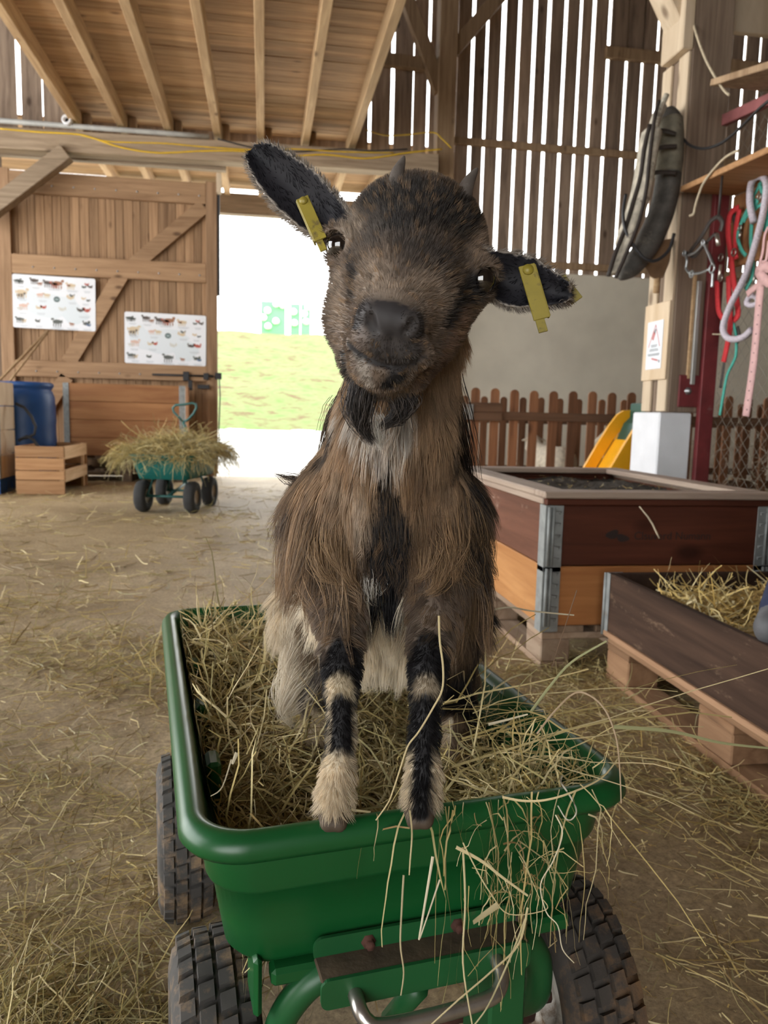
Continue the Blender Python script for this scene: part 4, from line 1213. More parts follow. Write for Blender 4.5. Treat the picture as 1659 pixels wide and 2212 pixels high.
o = MB().bar((2.30, 4.02, 2.72), (1.74, 4.02, 3.62), .16, .20, (0, 0, 1), .006).build('brace', M['new_pine'])
tag(o, 'pale brace rising left from the tack post', kind='structure')
o = MB().span(PX0 - .06, PX0 - .0005, PY0 - .004, PY1 - .05, 2.705, 3.1, .005).build('batten', M['new_pine'])
tag(o, 'upper pale cleat on the tack post', kind='structure')
o = MB().span(2.40, 5.2, 4.16, 4.20, 2.945, 3.6, .004).build('fascia', M['new_pine']); o.location = (0, 0, 0)
tag(o, 'pale planed plank running right from the post, upper right', kind='structure')

# warning notice
t = thing('notice', 'small white notice with a red triangle on the plywood plate of the post', 'sign', (PX0 - .0305, 4.035, 1.235))
MB().span(-.003, 0, -.085, .085, -.13, .13, .001).build('sheet', M['paper'], t)
mb = MB()
for (a, b_) in (((-.005, .11), (-.062, -.01)), ((-.005, .11), (.062, -.01))):
    mb.bar((-.0034, a[0], a[1]), (-.0034, b_[0], b_[1]), .0008, .006, (0, 1, 0))
mb.bar((-.0034, .0, .07), (-.0034, .02, .03), .0008, .022, (0, 1, 0)); mb.bar((-.0034, -.05, -.085), (-.0034, .02, -.072), .0008, .01, (0, 0, 1))
mb.build('red_triangle', M['ink_red'], t)
mb = MB()
for z, l in ((.0, .035), (-.008, .03), (-.022, .045), (-.030, .05), (-.048, .065), (-.055, .06)):
    mb.bar((-.0034, -l, z), (-.0034, l, z), .0008, .0045, (0, 0, 1))
mb.bar((-.0034, -.01, .085), (-.0034, .004, .065), .0008, .014, (0, 1, 0)); mb.bar((-.0034, -.07, -.09), (-.0034, -.058, -.09), .0008, .014, (0, 0, 1))
mb.build('print', M['ink_grey'], t)

# red steel strip, plate and conduit on the post
o = MB().span(2.318, 2.40, 3.862, 3.899, .30, 2.05, .003).build('steel_strip', M['red_paint'])
tag(o, 'flaking red steel strip on the right edge of the post', kind='structure')
t = thing('bolt_plate', 'dark red steel plate with one bolt low on the post front', 'plate', (2.262, 3.898, .985))
MB().span(-.058, .058, -.012, 0, -.085, .085, .003).build('plate', M['red_paint'], t)
MB().lathe([(0, -.016), (.010, -.015), (.012, -.010), (.012, 0), (.022, .001), (.022, .004)], (-.005, -.013, 0), (0, 1, 0), 6).build('bolt', M['steel'], t)
o = MB().span(2.262, 2.284, 3.872, 3.899, 1.02, 1.56, .002).build('conduit', M['rail_grey']); tag(o, 'thin grey metal channel upright on the post front', 'rail')
o = MB().span(2.243, 2.2615, 3.885, 3.899, 1.05, 1.60, .002).build('lath', M['joist']); tag(o, 'narrow wooden lath beside the grey channel on the post', 'lath')

# ---- pen of wire netting running from the post towards the photographer
WXm = 2.42
t = thing('wire_netting', 'rusty diamond wire netting stretched from the post towards the right edge', 'netting', (WXm, 3.0, 0))
mb = MB(); y0, y1, z0, z1, st = -1.0, .88, .0, 2.45, .055
for sg in (1, -1):
    c = y0 - (z1 - z0) if sg > 0 else y0
    while c < (y1 if sg > 0 else y1 + (z1 - z0)):
        pts = []
        # line: y = c + sg*(z-z0)
        za = z0; zb = z1
        ya, yb = c + sg * (za - z0), c + sg * (zb - z0)
        def clip(ya, za, yb, zb):
            for lim, s in ((y0, 1), (y1, -1)):
                if (ya - lim) * s < 0 and (yb - lim) * s < 0: return None
                if (ya - lim) * s < 0: f = (lim - ya) / (yb - ya); ya, za = lim, za + f * (zb - za)
                elif (yb - lim) * s < 0: f = (lim - ya) / (yb - ya); yb, zb = lim, za + f * (zb - za)
            return ya, za, yb, zb
        q = clip(ya, za, yb, zb)
        if q and abs(q[1] - q[3]) > .01: mb.tube([(0, q[0], q[1]), (0, q[2], q[3])], .0009, 3, caps=False)
        c += st * 2 ** .5
mb.build('mesh', M['wire'], t)
for yy in (-1.0,):
    MB().span(-.03, .03, yy - .03, yy + .03, 0, 2.5, .004).build('upright', M['post_wood'], t)
n = 420
ry = rng.uniform(2.6, 3.85, n); rz = rng.uniform(.35, .85, n) ** 1.3
hay_object('cobweb_hay', [strands(np.stack([WXm + .012 + rng.uniform(0, .03, n), ry, rz], 1), rdirs(n, 1.0), rng.uniform(.05, .14, n), rng.uniform(.0012, .003, n), np.array([(.36, .31, .24), (.45, .40, .30), (.22, .18, .13)]), curl=.5)], 'dusty hay caught in the wire netting', 'hay')
o = thing('plastic_crate', 'green plastic crate behind the wire netting, right of the white post foot', 'crate', (2.95, 3.35, .30), .1)
mb = MB()
for k in range(3): mb.span(-.36, .36, -.25, -.235, .02 + k * .10, .10 + k * .10, .004)
for k in range(3): mb.span(-.36, -.345, -.235, .25, .02 + k * .10, .10 + k * .10, .004); mb.span(.345, .36, -.235, .25, .02 + k * .10, .10 + k * .10, .004)
for k in range(7): mb.span(-.36 + k * .115, -.33 + k * .115, -.245, -.236, .02, .30, .002)
mb.build('slats', M['crate_green'], o)
MB().span(-.375, .375, -.265, -.225, .30, .335, .006).span(-.375, .375, .225, .265, .30, .335, .006).span(-.375, -.34, -.225, .225, .30, .335, .006).span(.34, .375, -.225, .225, .30, .335, .006).build('rim', M['crate_green'], o)
MB().span(-.35, .35, -.24, .24, 0, .015).build('base', M['crate_green'], o)
tag(MB().span(2.50, 3.4, 3.0, 3.75, 0, .298, .01).build('bench', M['barn_wood']), 'low plank bench under the green plastic crate', 'bench')

# ---- shelves
t = thing('shelf', 'lower brown shelf board with a hook board below, upper right', 'shelf', (2.25, 3.83, 2.0))
MB().bar((0, 0, 0), (0, -1.9, -.08), .30, .028, (0, 0, 1), .003).build('board', M['crate'], t)
MB().bar((.155, 0, -.20), (.155, -1.9, -.235), .02, .36, (0, 0, 1), .003).build('hook_board', M['panel_big'], t)
t = thing('shelf', 'upper dark shelf board near the top right corner', 'shelf', (2.25, 3.62, 2.43))
MB().bar((0, 0, 0), (0, -1.7, -.40), .30, .03, (0, 0, 1), .003).build('board', M['beam_z'], t)
MB().span(.10, .14, -.35, -.31, -.42, -.012, .003).build('bracket', M['beam_z'], t)
o = MB().bar(atx(1552, 266, 2.36), atx(1690, 203, 2.36), .035, .055, (0, 0, 1), .003).build('steel_strut', M['faded_red'])
tag(o, 'faded red steel strut between the two shelves', 'strut')

# ---- things that hang on the hook board: placed on the plane just in front of it
HX = 2.385


def hp(*pts, x=HX): return [atx(a, b_, x) for a, b_ in pts]


def smooth(P, m=5):
    P = [np.array(p, float) for p in P]; Q = []
    for i in range(len(P) - 1):
        p0, p1, p2, p3 = P[max(i - 1, 0)], P[i], P[i + 1], P[min(i + 2, len(P) - 1)]
        for k in range(m):
            t = k / m
            Q.append(0.5 * ((2 * p1) + (-p0 + p2) * t + (2 * p0 - 5 * p1 + 4 * p2 - p3) * t * t + (-p0 + 3 * p1 - 3 * p2 + p3) * t ** 3))
    return Q + [P[-1]]


def strap(mb, pts, w, th=.003, m=5, side=None):
    """a flat band along a smooth path"""
    P = smooth(pts, m); V = []; F = []; n = len(P)
    for i in range(n):
        d = P[min(i + 1, n - 1)] - P[max(i - 1, 0)]; d /= np.linalg.norm(d) + 1e-9
        nrm = np.array([-1.0, -.25, 0]) if side is None else np.array(side); nrm = nrm - d * (nrm @ d); nrm /= np.linalg.norm(nrm); s = np.cross(d, nrm)
        for a, b_ in ((-1, -1), (1, -1), (1, 1), (-1, 1)): V.append(P[i] + s * a * w / 2 + nrm * b_ * th / 2)
    for i in range(n - 1):
        for k in range(4): F.append((i * 4 + k, i * 4 + (k + 1) % 4, i * 4 + 4 + (k + 1) % 4, i * 4 + 4 + k))
    F += [(3, 2, 1, 0), tuple((n - 1) * 4 + k for k in range(4))]
    mb.add(V, F, True); return mb


def hang(name, label, cat, anchor, x=HX):
    return thing(name, label, cat, atx(*anchor, x))


def loc_build(mb, name, mat, t):
    L = np.array(t.location); mb.v = [tuple(np.array(p) - L) for p in mb.v]
    return mb.build(name, mat, t)


# bridle of dark straps and chromed bits
t = hang('bridle', 'dark leather bridle with chromed rings, leftmost tack, hanging before the post', 'bridle', (1530, 470), 2.125)
mb = MB()
X = 2.125
for P, w in (([(1552, 468), (1535, 478), (1516, 510), (1490, 545)], .022), ([(1552, 468), (1560, 480), (1556, 500)], .022), ([(1483, 545), (1500, 555), (1520, 530), (1545, 505)], .016), ([(1520, 528), (1535, 555), (1545, 582)], .014)):
    strap(mb, hp(*P, x=X), w, .004)
_h = atx(1552, 468, X); mb.tube([_h, _h * np.array([1, 1, 0]) + np.array([.004, 0, 1.982])], .006, 8)
loc_build(mb, 'straps', M['strap_dark'], t)
mb = MB()
for P in ([(1478, 545), (1484, 562), (1482, 580), (1490, 590)], [(1490, 592), (1512, 590), (1532, 582)], [(1520, 525), (1530, 548), (1540, 572)], [(1486, 552), (1503, 545), (1520, 526)], [(1540, 590), (1539, 610), (1538, 620)]):
    mb.tube(smooth(hp(*P, x=X - .01)), .0065, 7)
for (a, b_, r) in ((1538, 580, .020), (1494, 592, .016), (1519, 524, .012), (1478, 547, .012)):
    c = atx(a, b_, X - .012); mb.tube([c + r * np.array([0, math.cos(q), math.sin(q)]) for q in np.linspace(0, 2 * math.pi, 17)[:-1]], .0045, 6, closed=True)
loc_build(mb, 'bit', M['steel'], t)
mb = MB(); mb.tube(hp((1548, 505), (1552, 530), x=X - .02), .010, 8); mb.tube(hp((1557, 572), (1555, 590), (1553, 604), x=X - .02), .007, 8); loc_build(mb, 'buckle', M['chrome'], t)

# red halter
t = hang('halter', 'bright red webbing halter hanging beside the teal one', 'halter', (1585, 452))
mb = MB(); X = HX - .03
for P, w in (([(1596, 448), (1578, 462), (1573, 500), (1578, 545), (1584, 600), (1592, 650), (1594, 680), (1585, 692)], .030), ([(1598, 452), (1592, 480), (1588, 520), (1590, 560)], .026),
             ([(1549, 606), (1550, 640), (1552, 668), (1560, 686), (1574, 692)], .028), ([(1574, 596), (1575, 640), (1578, 690), (1574, 730), (1563, 782)], .030)):
    strap(mb, hp(*P, x=X), w, .006)
loc_build(mb, 'webbing', M['red_web'], t)
mb = MB(); strap(mb, hp((1566, 770), (1562, 800), (1556, 838), x=X + .004), .014); strap(mb, hp((1580, 460), (1590, 480), (1592, 510), x=X + .01), .030); loc_build(mb, 'lining', M['strap_dark'], t)
mb = MB()
for q in ((1557, 556), (1585, 545), (1556, 600)):
    c = atx(*q, X - .008); mb.tube([c + np.array([0, .018 * math.cos(a), .018 * math.sin(a)]) for a in np.linspace(0, 2 * math.pi, 15)[:-1]], .0035, 6, closed=True)
loc_build(mb, 'ring', M['chrome'], t)

# teal halter and lead
t = hang('halter', 'teal webbing halter hung behind the lilac rope', 'halter', (1640, 392))
mb = MB(); X = HX - .045
for P, w in (([(1646, 392), (1630, 420), (1622, 440), (1610, 462), (1598, 490), (1594, 515), (1602, 540), (1612, 552)], .018), ([(1640, 395), (1648, 420), (1654, 440), (1646, 470), (1642, 510)], .018), ([(1655, 440), (1640, 445), (1622, 455), (1606, 480)], .016),
             ([(1658, 445), (1656, 480), (1650, 500)], .05), ([(1624, 480), (1622, 520), (1626, 560), (1624, 600), (1610, 625)], .020), ([(1636, 430), (1628, 450), (1622, 470)], .03), ([(1610, 470), (1628, 456), (1645, 440)], .012)):
    strap(mb, hp(*P, x=X), w, .004)
loc_build(mb, 'webbing', M['teal_web'], t)
mb = MB(); 
for q in ((1619, 428), (1640, 425), (1624, 462), (1598, 492)):
    c = atx(*q, X - .008); mb.tube([c + np.array([0, .013 * math.cos(a), .013 * math.sin(a)]) for a in np.linspace(0, 2 * math.pi, 13)[:-1]], .003, 6, closed=True)
mb.tube(hp((1626, 462), (1624, 478), x=X - .01), .006, 8); mb.tube(hp((1600, 500), (1597, 516), x=X - .01), .007, 8); mb.tube(hp((1632, 590), (1627, 615), x=X - .01), .007, 8)
loc_build(mb, 'buckle', M['chrome'], t)
o = MB(); strap(o, hp((1582, 660), (1583, 690), (1590, 728), (1590, 765), (1583, 785), (1571, 810), (1563, 850), (1555, 897), x=HX - .02), .014, .006)
tag(o.build('lead_line', M['teal_web']), 'thin teal lead line trailing down the wire netting', 'lead')
o = MB(); strap(o, hp((1592, 706), (1596, 722), (1594, 736), (1588, 742), x=HX - .012), .02, .005); tag(o.build('lead_grip', M['strap_dark']), 'dark grip sleeve on the teal lead line', 'grip')

# lilac rope
X = HX - .07
o = MB().tube(smooth(hp((1628, 480), (1620, 440), (1622, 400), (1632, 384), (1648, 382), (1656, 400), (1652, 440), (1644, 480), (1628, 540), (1612, 590), (1598, 620), (1580, 655), (1566, 690), (1562, 712), (1570, 728), (1585, 733), (1606, 728), (1624, 712), x=X), 6), .0165, 10).build('rope', M['lilac_rope'])
tag(o, 'thick pale lilac rope looped over a hook and hanging to one side', 'rope')
o = MB().tube(smooth(hp((1612, 655), (1620, 640), (1634, 642), (1636, 655), (1622, 660), (1612, 655), x=X + .02)), .013, 8).build('rope_knot', M['lilac_rope']); tag(o, 'small lilac rope knot beside the pink strap', 'rope')
# pink strap
t = hang('strap', 'long flat pale pink strap with punched holes, rightmost on the hook board', 'strap', (1650, 520))
mb = MB(); X = HX - .09
strap(mb, hp((1645, 598), (1640, 650), (1634, 720), (1628, 780), (1620, 840), (1611, 899), x=X), .040, .004)
strap(mb, hp((1641, 570), (1648, 545), (1652, 510), (1660, 490), x=X), .012, .006); strap(mb, hp((1661, 520), (1656, 560), (1646, 566), x=X - .01), .014, .006)
strap(mb, hp((1664, 580), (1650, 575), (1640, 585), (1648, 600), (1664, 612), x=X - .008), .045, .006); strap(mb, hp((1648, 610), (1630, 622), (1614, 636), x=X), .03, .006)
loc_build(mb, 'band', M['pink_web'], t)
mb = MB()
for k in range(12):
    a = np.array((1640, 660)) + (np.array((1613, 885)) - np.array((1640, 660))) * k / 11
    c = atx(a[0], a[1], X - .0035); mb.lathe([(0, 0), (.003, 0), (.003, .001), (0, .001)], c, (1, .25, 0), 8)
loc_build(mb, 'holes', M['stamp'], t)
# twines and wires by the post
tag(MB().tube(smooth([atd(x, y, d) for x, y, d in ((1483, -10, 3.95), (1500, 60, 3.9), (1525, 130, 3.8), (1560, 190, 3.6), (1575, 205, 3.5))]), .006, 6).build('twine', M['twine']), 'pale twine hanging from above the post to the upper shelf', 'twine')
tag(MB().tube(smooth(hp((1595, 325), (1570, 338), (1545, 362), (1520, 395), (1508, 425), (1502, 445), (1498, 462), (1490, 466), x=2.09)), .006, 6).build('twine', M['twine']), 'pale twine end dangling over the front edge of the lower shelf', 'twine')
tag(MB().tube(smooth(hp((1504, 710), (1520, 720), (1545, 722), (1562, 722), x=2.36)), .004, 6).build('twine', M['twine']), 'short twine slung from the grey channel to the lilac rope', 'twine')
tag(MB().tube(smooth([atd(x, y, 4.05) for x, y in ((1440, 262), (1480, 258), (1520, 250), (1556, 248))]), .007, 6).build('cable', M['hose']), 'black cable from the horse collar to the red strut', 'cable')
tag(MB().tube(smooth([atd(x, y, d) for x, y, d in ((1462, 275, 4.0), (1485, 310, 3.9), (1520, 321, 3.75), (1560, 308, 3.55), (1600, 275, 3.35), (1640, 235, 3.2), (1665, 215, 3.1))]), .007, 6).build('cable', M['hose']), 'black cable sagging in front of the red strut', 'cable')
tag(MB().tube(smooth([atd(x, y, d) for x, y, d in ((1545, -5, 3.98), (1538, 70, 3.98), (1515, 170, 3.98), (1497, 240, 3.98), (1485, 290, 3.98))]), .006, 6).build('cable', M['hose']), 'black cable running up the face of the tack post', 'cable')

# ---- horse collar on the post
t = thing('horse_collar', 'old leather horse collar with wooden hames hanging on the tack post', 'horse collar', atd(1430, 300, 4.0))
def cp(*a, d=3.98): return [atd(x, y, d) for x, y in a]
mb = MB(); mb.tube(smooth(cp((1440, 238), (1446, 262), (1448, 300), (1447, 350), (1440, 410), (1428, 460), (1410, 505), (1388, 545), (1362, 580), (1338, 600)), 5), list(np.interp(np.linspace(0, 1, 46), [0, .08, .3, .7, .9, 1], [.04, .066, .074, .082, .06, .02])), 14, flat=.8)
loc_build(mb, 'pad', M['leather'], t)
mb = MB(); mb.tube(smooth(cp((1444, 262), (1447, 300), (1446, 345), (1442, 378), d=3.975), 5), .079, 14, flat=.84); loc_build(mb, 'sleeve', M['leather_sleeve'], t)
mb = MB(); mb.tube(smooth(cp((1432, 225), (1418, 255), (1405, 300), (1396, 350), (1388, 400), (1375, 450), (1358, 500), (1340, 550), (1325, 590), d=3.90), 4), [.018] + [.034] * 6 + [.064] * 14 + [.062] * 6 + [.040] * 6, 12, flat=.7)
loc_build(mb, 'hames', M['leather_pale'], t)
mb = MB(); mb.tube(smooth(cp((1404, 270), (1392, 320), (1384, 380), (1370, 430), (1352, 490), (1330, 545), (1314, 596), d=3.86), 4), .012, 8)
mb.tube(smooth(cp((1424, 218), (1415, 250), (1408, 300), (1402, 352), (1396, 410), (1380, 480), (1352, 550), (1330, 600), d=3.84), 4), .010, 8)
for P in ([(1405, 290), (1430, 282), (1460, 290)], [(1400, 330), (1430, 318), (1462, 316)], [(1396, 378), (1425, 372), (1462, 374)]):
    strap(mb, cp(*P, d=3.87), .02, .006, side=-FW)
loc_build(mb, 'straps', M['strap_dark'], t)
mb = MB(); mb.tube(smooth(cp((1352, 420), (1346, 460), (1352, 500), (1372, 535), (1395, 560), (1420, 562), (1445, 540), (1456, 505), d=3.85), 5), .0085, 7); loc_build(mb, 'rope_loop', M['hose'], t)
MBc = MB(); MBc.tube(smooth(cp((1432, 222), (1440, 205), (1437, 212), (1425, 240), (1418, 262), d=3.86), 4), .014, 8); loc_build(MBc, 'top_hook', M['leather_pale'], t)

t = thing('stable_brush', 'tan fan-shaped brush with its handle down, behind the leather collar on the post', 'brush', atd(1418, 560, 4.03))
mb = MB(); A = cp((1386, 560), (1392, 575), (1402, 593), (1414, 600), (1432, 596), (1446, 560), (1452, 515), (1420, 520), d=4.02)
mb.prism(A, np.array([.03, .05, 0])); fix_normals(loc_build(mb, 'bristles', M['leather_tan'], t))
mb = MB(); mb.tube(cp((1420, 594), (1419, 612), (1417, 632), d=4.05), .016, 10); loc_build(mb, 'handle', M['joist'], t)

# ================================================================== PERSON behind the trough (only boot and shin stand in the picture)
PSH = np.array((-.13, -.02, -.07))
f = Field((1.0, 1.2, 0.2), (2.35, 2.4, 1.5), .014)
hipL, hipR = (1.98, 1.70, .62), (1.98, 1.92, .62); kneeL, kneeR = atd(1800, 1095, 1.78) - PSH, atd(1930, 1080, 1.86) - PSH; ankL, ankR = atd(1702, 1322, 1.73) - PSH, atd(1850, 1300, 1.84) - PSH
trunk = [((1.99, 1.81, .62), .13), ((1.99, 1.81, .85), .115), ((1.95, 1.81, 1.02), .12)]
f.path(trunk, .06)
for h_, k_, a_ in ((hipL, kneeL, ankL), (hipR, kneeR, ankR)):
    f.path([(h_, .085), (k_, .06), (a_, .042)], .03)
for s, sh, el, wr in ((-1, (1.94, 1.65, 1.03), (1.86, 1.56, .86), (1.80, 1.60, .74)), (1, (1.94, 1.97, 1.03), (1.88, 2.06, .86), (1.82, 2.02, .74))):
    f.path([(sh, .055), (el, .042), (wr, .03)], .02)
    w = np.array(wr); f.cone(w, .03, w + (-.07, 0, -.01), .028, .01)
    for k in range(4): f.path([(w + (-.07, (k - 1.5) * .018, 0), .009), (w + (-.115, (k - 1.5) * .02, -.012), .008), (w + (-.135, (k - 1.5) * .02, -.04), .007)], .004)
    f.path([(w + (-.03, -s * .03, 0), .011), (w + (-.075, -s * .05, -.01), .009)], .006)
f.path([((1.95, 1.81, 1.08), .05), ((1.93, 1.81, 1.17), .05)], .03).ell((1.90, 1.81, 1.29), (.095, .078, .118), k=.03).ell((1.815, 1.81, 1.27), (.018, .014, .02), k=.015)
person, V, Q = f.build('person', M['skin']); person.location = PSH
tag(person, 'person in navy trousers sitting by the straw trough with one boot in the straw', 'person')
g = Field((1.0, 1.2, 0.2), (2.35, 2.4, 1.5), .014)
g.path([((1.99, 1.81, .60), .145), ((1.99, 1.81, .80), .13)], .06)
for h_, k_, a_ in ((hipL, kneeL, ankL), (hipR, kneeR, ankR)): g.path([(h_, .105), (k_, .078), (a_, .060)], .03)
g.build('trousers', M['navy'], person)
g = Field((1.0, 1.2, 0.2), (2.35, 2.4, 1.5), .014)
g.path([((1.99, 1.81, .76), .138), ((1.97, 1.81, .9), .135), ((1.95, 1.81, 1.04), .125)], .06)
for sh, el, wr in (((1.94, 1.65, 1.03), (1.86, 1.56, .86), (1.81, 1.60, .76)), ((1.94, 1.97, 1.03), (1.88, 2.06, .86), (1.83, 2.02, .76))): g.path([(sh, .07), (el, .056), (wr, .042)], .03)
g.build('jumper', M['teal_frame'], person)
for sy in (-1, 1):
    MB().lathe([(0, .013), (.008, .010), (.012, 0), (0, -.012)], (1.825, 1.81 + sy * .032, 1.30), (-1, sy * .25, 0), 14).build('eye', M['hold_white'], person)
    MB().lathe([(0, .0138), (.004, .0125), (.005, .0105)], (1.825, 1.81 + sy * .032, 1.30), (-1, sy * .25, 0), 12).build('iris', M['brown_hair'], person)
MB().tube([(1.822, 1.785, 1.222), (1.812, 1.80, 1.219), (1.811, 1.82, 1.219), (1.822, 1.835, 1.222)], .004, 8).build('mouth', M['ink_red'], person)
g = Field((1.0, 1.2, 0.2), (2.35, 2.4, 1.6), .014); g.ell((1.93, 1.81, 1.32), (.09, .088, .11), k=.02); g.ell((1.985, 1.81, 1.25), (.05, .08, .11), k=.03); g.build('hair', M['brown_hair'], person)
for a_, s in ((ankL, 0), (ankR, 1)):
    g = Field((.95, 1.3, .15), (1.75, 2.3, .75), .009); a = np.array(a_)
    g.path([(a + (.05, 0, .09), .055), (a + (0, 0, 0), .05), (a + (-.02, 0, -.03), .044)], .02).cone(a + (-.01, 0, -.03), .042, a + (-.052, -.03, -.028), .043, .025)
    g.build('boot', M['boot'], person)

# ================================================================== GREEN DUMP CART
CX, CY, CA = .103, 1.079, .145
cart = thing('garden_cart', 'green dump cart full of hay in the foreground with the goat kid in it', 'cart', (CX, CY, 0), CA)


def cw(u, v, z=0.0):
    c, s = math.cos(CA), math.sin(CA)
    return np.array([CX + u * c - v * s, CY + u * s + v * c, z])


HW, HL = .230, .415
outer = [rrect(HW - .016, HL - .016, .05, .422, 10), rrect(HW + .000, HL + .000, .058, .424, 10), rrect(HW + .0045, HL + .0045, .06, .431, 10), rrect(HW + .003, HL + .003, .06, .4405, 10), rrect(HW - .0035, HL - .0035, .055, .4485, 10),
         rrect(HW - .011, HL - .011, .05, .4500, 10), rrect(HW - .018, HL - .018, .045, .4470, 10), rrect(HW - .021, HL - .021, .043, .440, 10)]
inner = [rrect(HW - .021, HL - .021, .043, .440, 10), rrect(HW - .030, HL - .030, .043, .390, 10), rrect(HW - .044, HL - .044, .042, .345, 10), rrect(HW - .056, HL - .056, .04, .306, 10), rrect(HW - .062, HL - .062, .036, .302, 10)]
wall = [rrect(HW - .016, HL - .016, .05, .422, 10), rrect(HW - .021, HL - .0195, .05, .384, 10), rrect(HW - .0225, HL - .0205, .05, .3805, 10), rrect(HW - .0275, HL - .0245, .046, .3785, 10), rrect(HW - .034, HL - .028, .046, .340, 10), rrect(HW - .040, HL - .032, .046, .306, 10), rrect(HW - .047, HL - .037, .044, .297, 10), rrect(HW - .060, HL - .050, .04, .2945, 10)]
tub = loft_object(wall, 'tub', M['cart_green'], cart)
V, F = loft(outer, False); fix_normals(MB().add(V, F, True).build('rim', M['cart_green'], tub))
V, F = loft(inner, True); fix_normals(MB().add(V, F, True).build('lining', M['cart_green'], tub))
mb = MB()
for a, b_, c, d, e, f_ in ((-.152, -.095, -.395, -.372, .282, .300), (.12, .165, -.395, -.372, .282, .300), (-.168, -.160, -.39, -.34, .25, .31)):
    MB().span(a, b_, c, d, e, f_, .004).build('foot_flange', M['cart_green'], tub)
for yy in (-.18, .0, .18):
    for sx in (-1, 1): MB().span(sx * (HW - .050), sx * (HW - .034), yy - .02, yy + .02, .31, .42, .004).build('rib', M['cart_green'], tub)
# tow bracket
def rr2(x0, x1, z0, z1, r, y):
    Q = []
    for cx, cz, a0 in ((x1 - r, z1 - r, 0), (x0 + r, z1 - r, 90), (x0 + r, z0 + r, 180), (x1 - r, z0 + r, 270)):
        for k in range(6):
            t = math.radians(a0 + 18 * k); Q.append((cx + r * math.cos(t), y, cz + r * math.sin(t)))
    return Q
mb = MB(); mb.prism(rr2(-.112, .100, .298, .324, .010, -.394), (0, .004, 0)); fix_normals(mb.build('bracket_flange', M['cart_steel'], cart))
mb = MB(); mb.box((-.006, -.4085, .3035), (.211, .033, .004), None, .0015); mb.build('bracket_shelf', M['mud_steel'], cart)
mb = MB(); mb.prism(rr2(-.112, .100, .277, .306, .008, -.428), (0, .004, 0)); fix_normals(mb.build('bracket_front', M['cart_steel'], cart))
for bx in (-.058, .035):
    MB().lathe([(0, -.009), (.0045, -.0086), (.0052, -.006), (.0052, -.002), (.0072, -.0015), (.0076, 0)], (bx, -.394, .3125), (0, 1, 0), 6).build('bolt', M['rust'], cart)
mb = MB(); mb.tube(smooth([(-.080, -.415, .289), (-.080, -.434, .287), (-.079, -.444, .283), (-.074, -.450, .277), (-.064, -.4535, .273), (-.03, -.4545, .272), (.02, -.4545, .274), (.046, -.4535, .277), (.056, -.450, .281), (.062, -.443, .287), (.063, -.433, .292), (.063, -.415, .295)], 4), .0072, 12)
mb.build('tow_loop', M['chrome'], cart)
# running gear: bent tube frame, axles, wheels
mb = MB()
for sx in (-1, 1):
    mb.tube(smooth([(sx * .095, -.392, .288), (sx * .118, -.390, .275), (sx * .138, -.38, .240), (sx * .148, -.36, .185), (sx * .150, -.31, .13)], 5), .0145, 12)
    mb.tube([(sx * .09, -.36, .280), (sx * .11, .1, .285), (sx * .10, .36, .285)], .012, 10)
    mb.tube([(sx * .11, .17, .28), (sx * .15, .17, .135)], .012, 8)
mb.span(.060, .100, -.424, -.36, .10, .300, .003)
mb.tube([(.0, -.38, .24), (.005, -.28, .12)], .012, 8)
mb.build('frame', M['cart_steel'], cart)
mb = MB(); mb.tube([(-.2, -.30, .128), (.2, -.30, .128)], .011, 10); mb.tube([(-.2, .17, .128), (.2, .17, .128)], .011, 10); mb.tube([(.13, -.3, .128), (.17, -.3, .128)], .026, 14); mb.build('axle', M['rust'], cart)


def wheel(u, v, mat, steer=0.0, seed=1):
    w = thing('wheel', None, None, (u, v, .132)); w.parent = cart; w.rotation_euler = (0, 0, steer)
    rr = random.Random(seed)
    base = [(.062, -.030), (.075, -.041), (.098, -.044), (.114, -.040), (.122, -.028), (.1255, -.012), (.126, 0), (.1255, .012), (.122, .028), (.114, .040), (.098, .044), (.075, .041), (.062, .030)]
    MB().lathe(base, axis=(1, 0, 0), n=56).build('tyre', mat, w)
    mb = MB()                                         # tread blocks: two centre rows, two shoulder rows, staggered
    N = 34
    for k in range(N):
        for (x0, x1, ph, r0) in ((-.0185, -.0015, 0, .1262), (.0015, .0185, .5, .1262), (-.0365, -.0205, .5, .1235), (.0205, .0365, 0, .1235)):
            a0 = 2 * math.pi * (k + ph + .06) / N; a1 = 2 * math.pi * (k + ph + .82) / N; hgt = .0062 + rr.uniform(-.001, .0006)
            V = []
            for (xx, slope) in ((x0, 0), (x1, 0)):
                e = abs(xx) / .04; drop = .010 * max(0, e - .45) ** 1.3
                for a in (a0, a1):
                    j = .012 if xx == x0 else -.012
                    for h in (-.004, hgt):
                        q = r0 - drop + h; ins = .0012 if h > 0 else 0
                        aa = a + j + (ins * 6 if a == a0 else -ins * 6)
                        xi = xx + (ins if xx == x0 else -ins)
                        V.append((xi, q * math.cos(aa), q * math.sin(aa)))
            mb.add(V, [(0, 2, 3, 1), (4, 5, 7, 6), (0, 1, 5, 4), (2, 6, 7, 3), (1, 3, 7, 5)], False)
    o = fix_normals(mb.build('tread', mat, w)); o['kind'] = 'stuff'
    MB().lathe([(0, -.012), (.028, -.014), (.034, -.030), (.045, -.024), (.058, -.026), (.066, -.034), (.066, .034), (.058, .026), (.045, .024), (.034, .030), (.028, .014), (0, .012)], axis=(1, 0, 0), n=36).build('hub', M['hub'], w)
    MB().tube([(.052, -.034, -.02), (.055, -.04, -.03)], .004, 6).build('valve', M['black_metal'], w)
    return w


wheel(-.198, -.300, M['tyre'], .0, 1); wheel(.222, -.310, M['tyre_mud'], -.10, 2)
wheel(-.205, .170, M['tyre'], 0, 3); wheel(.205, .170, M['tyre'], 0, 4)


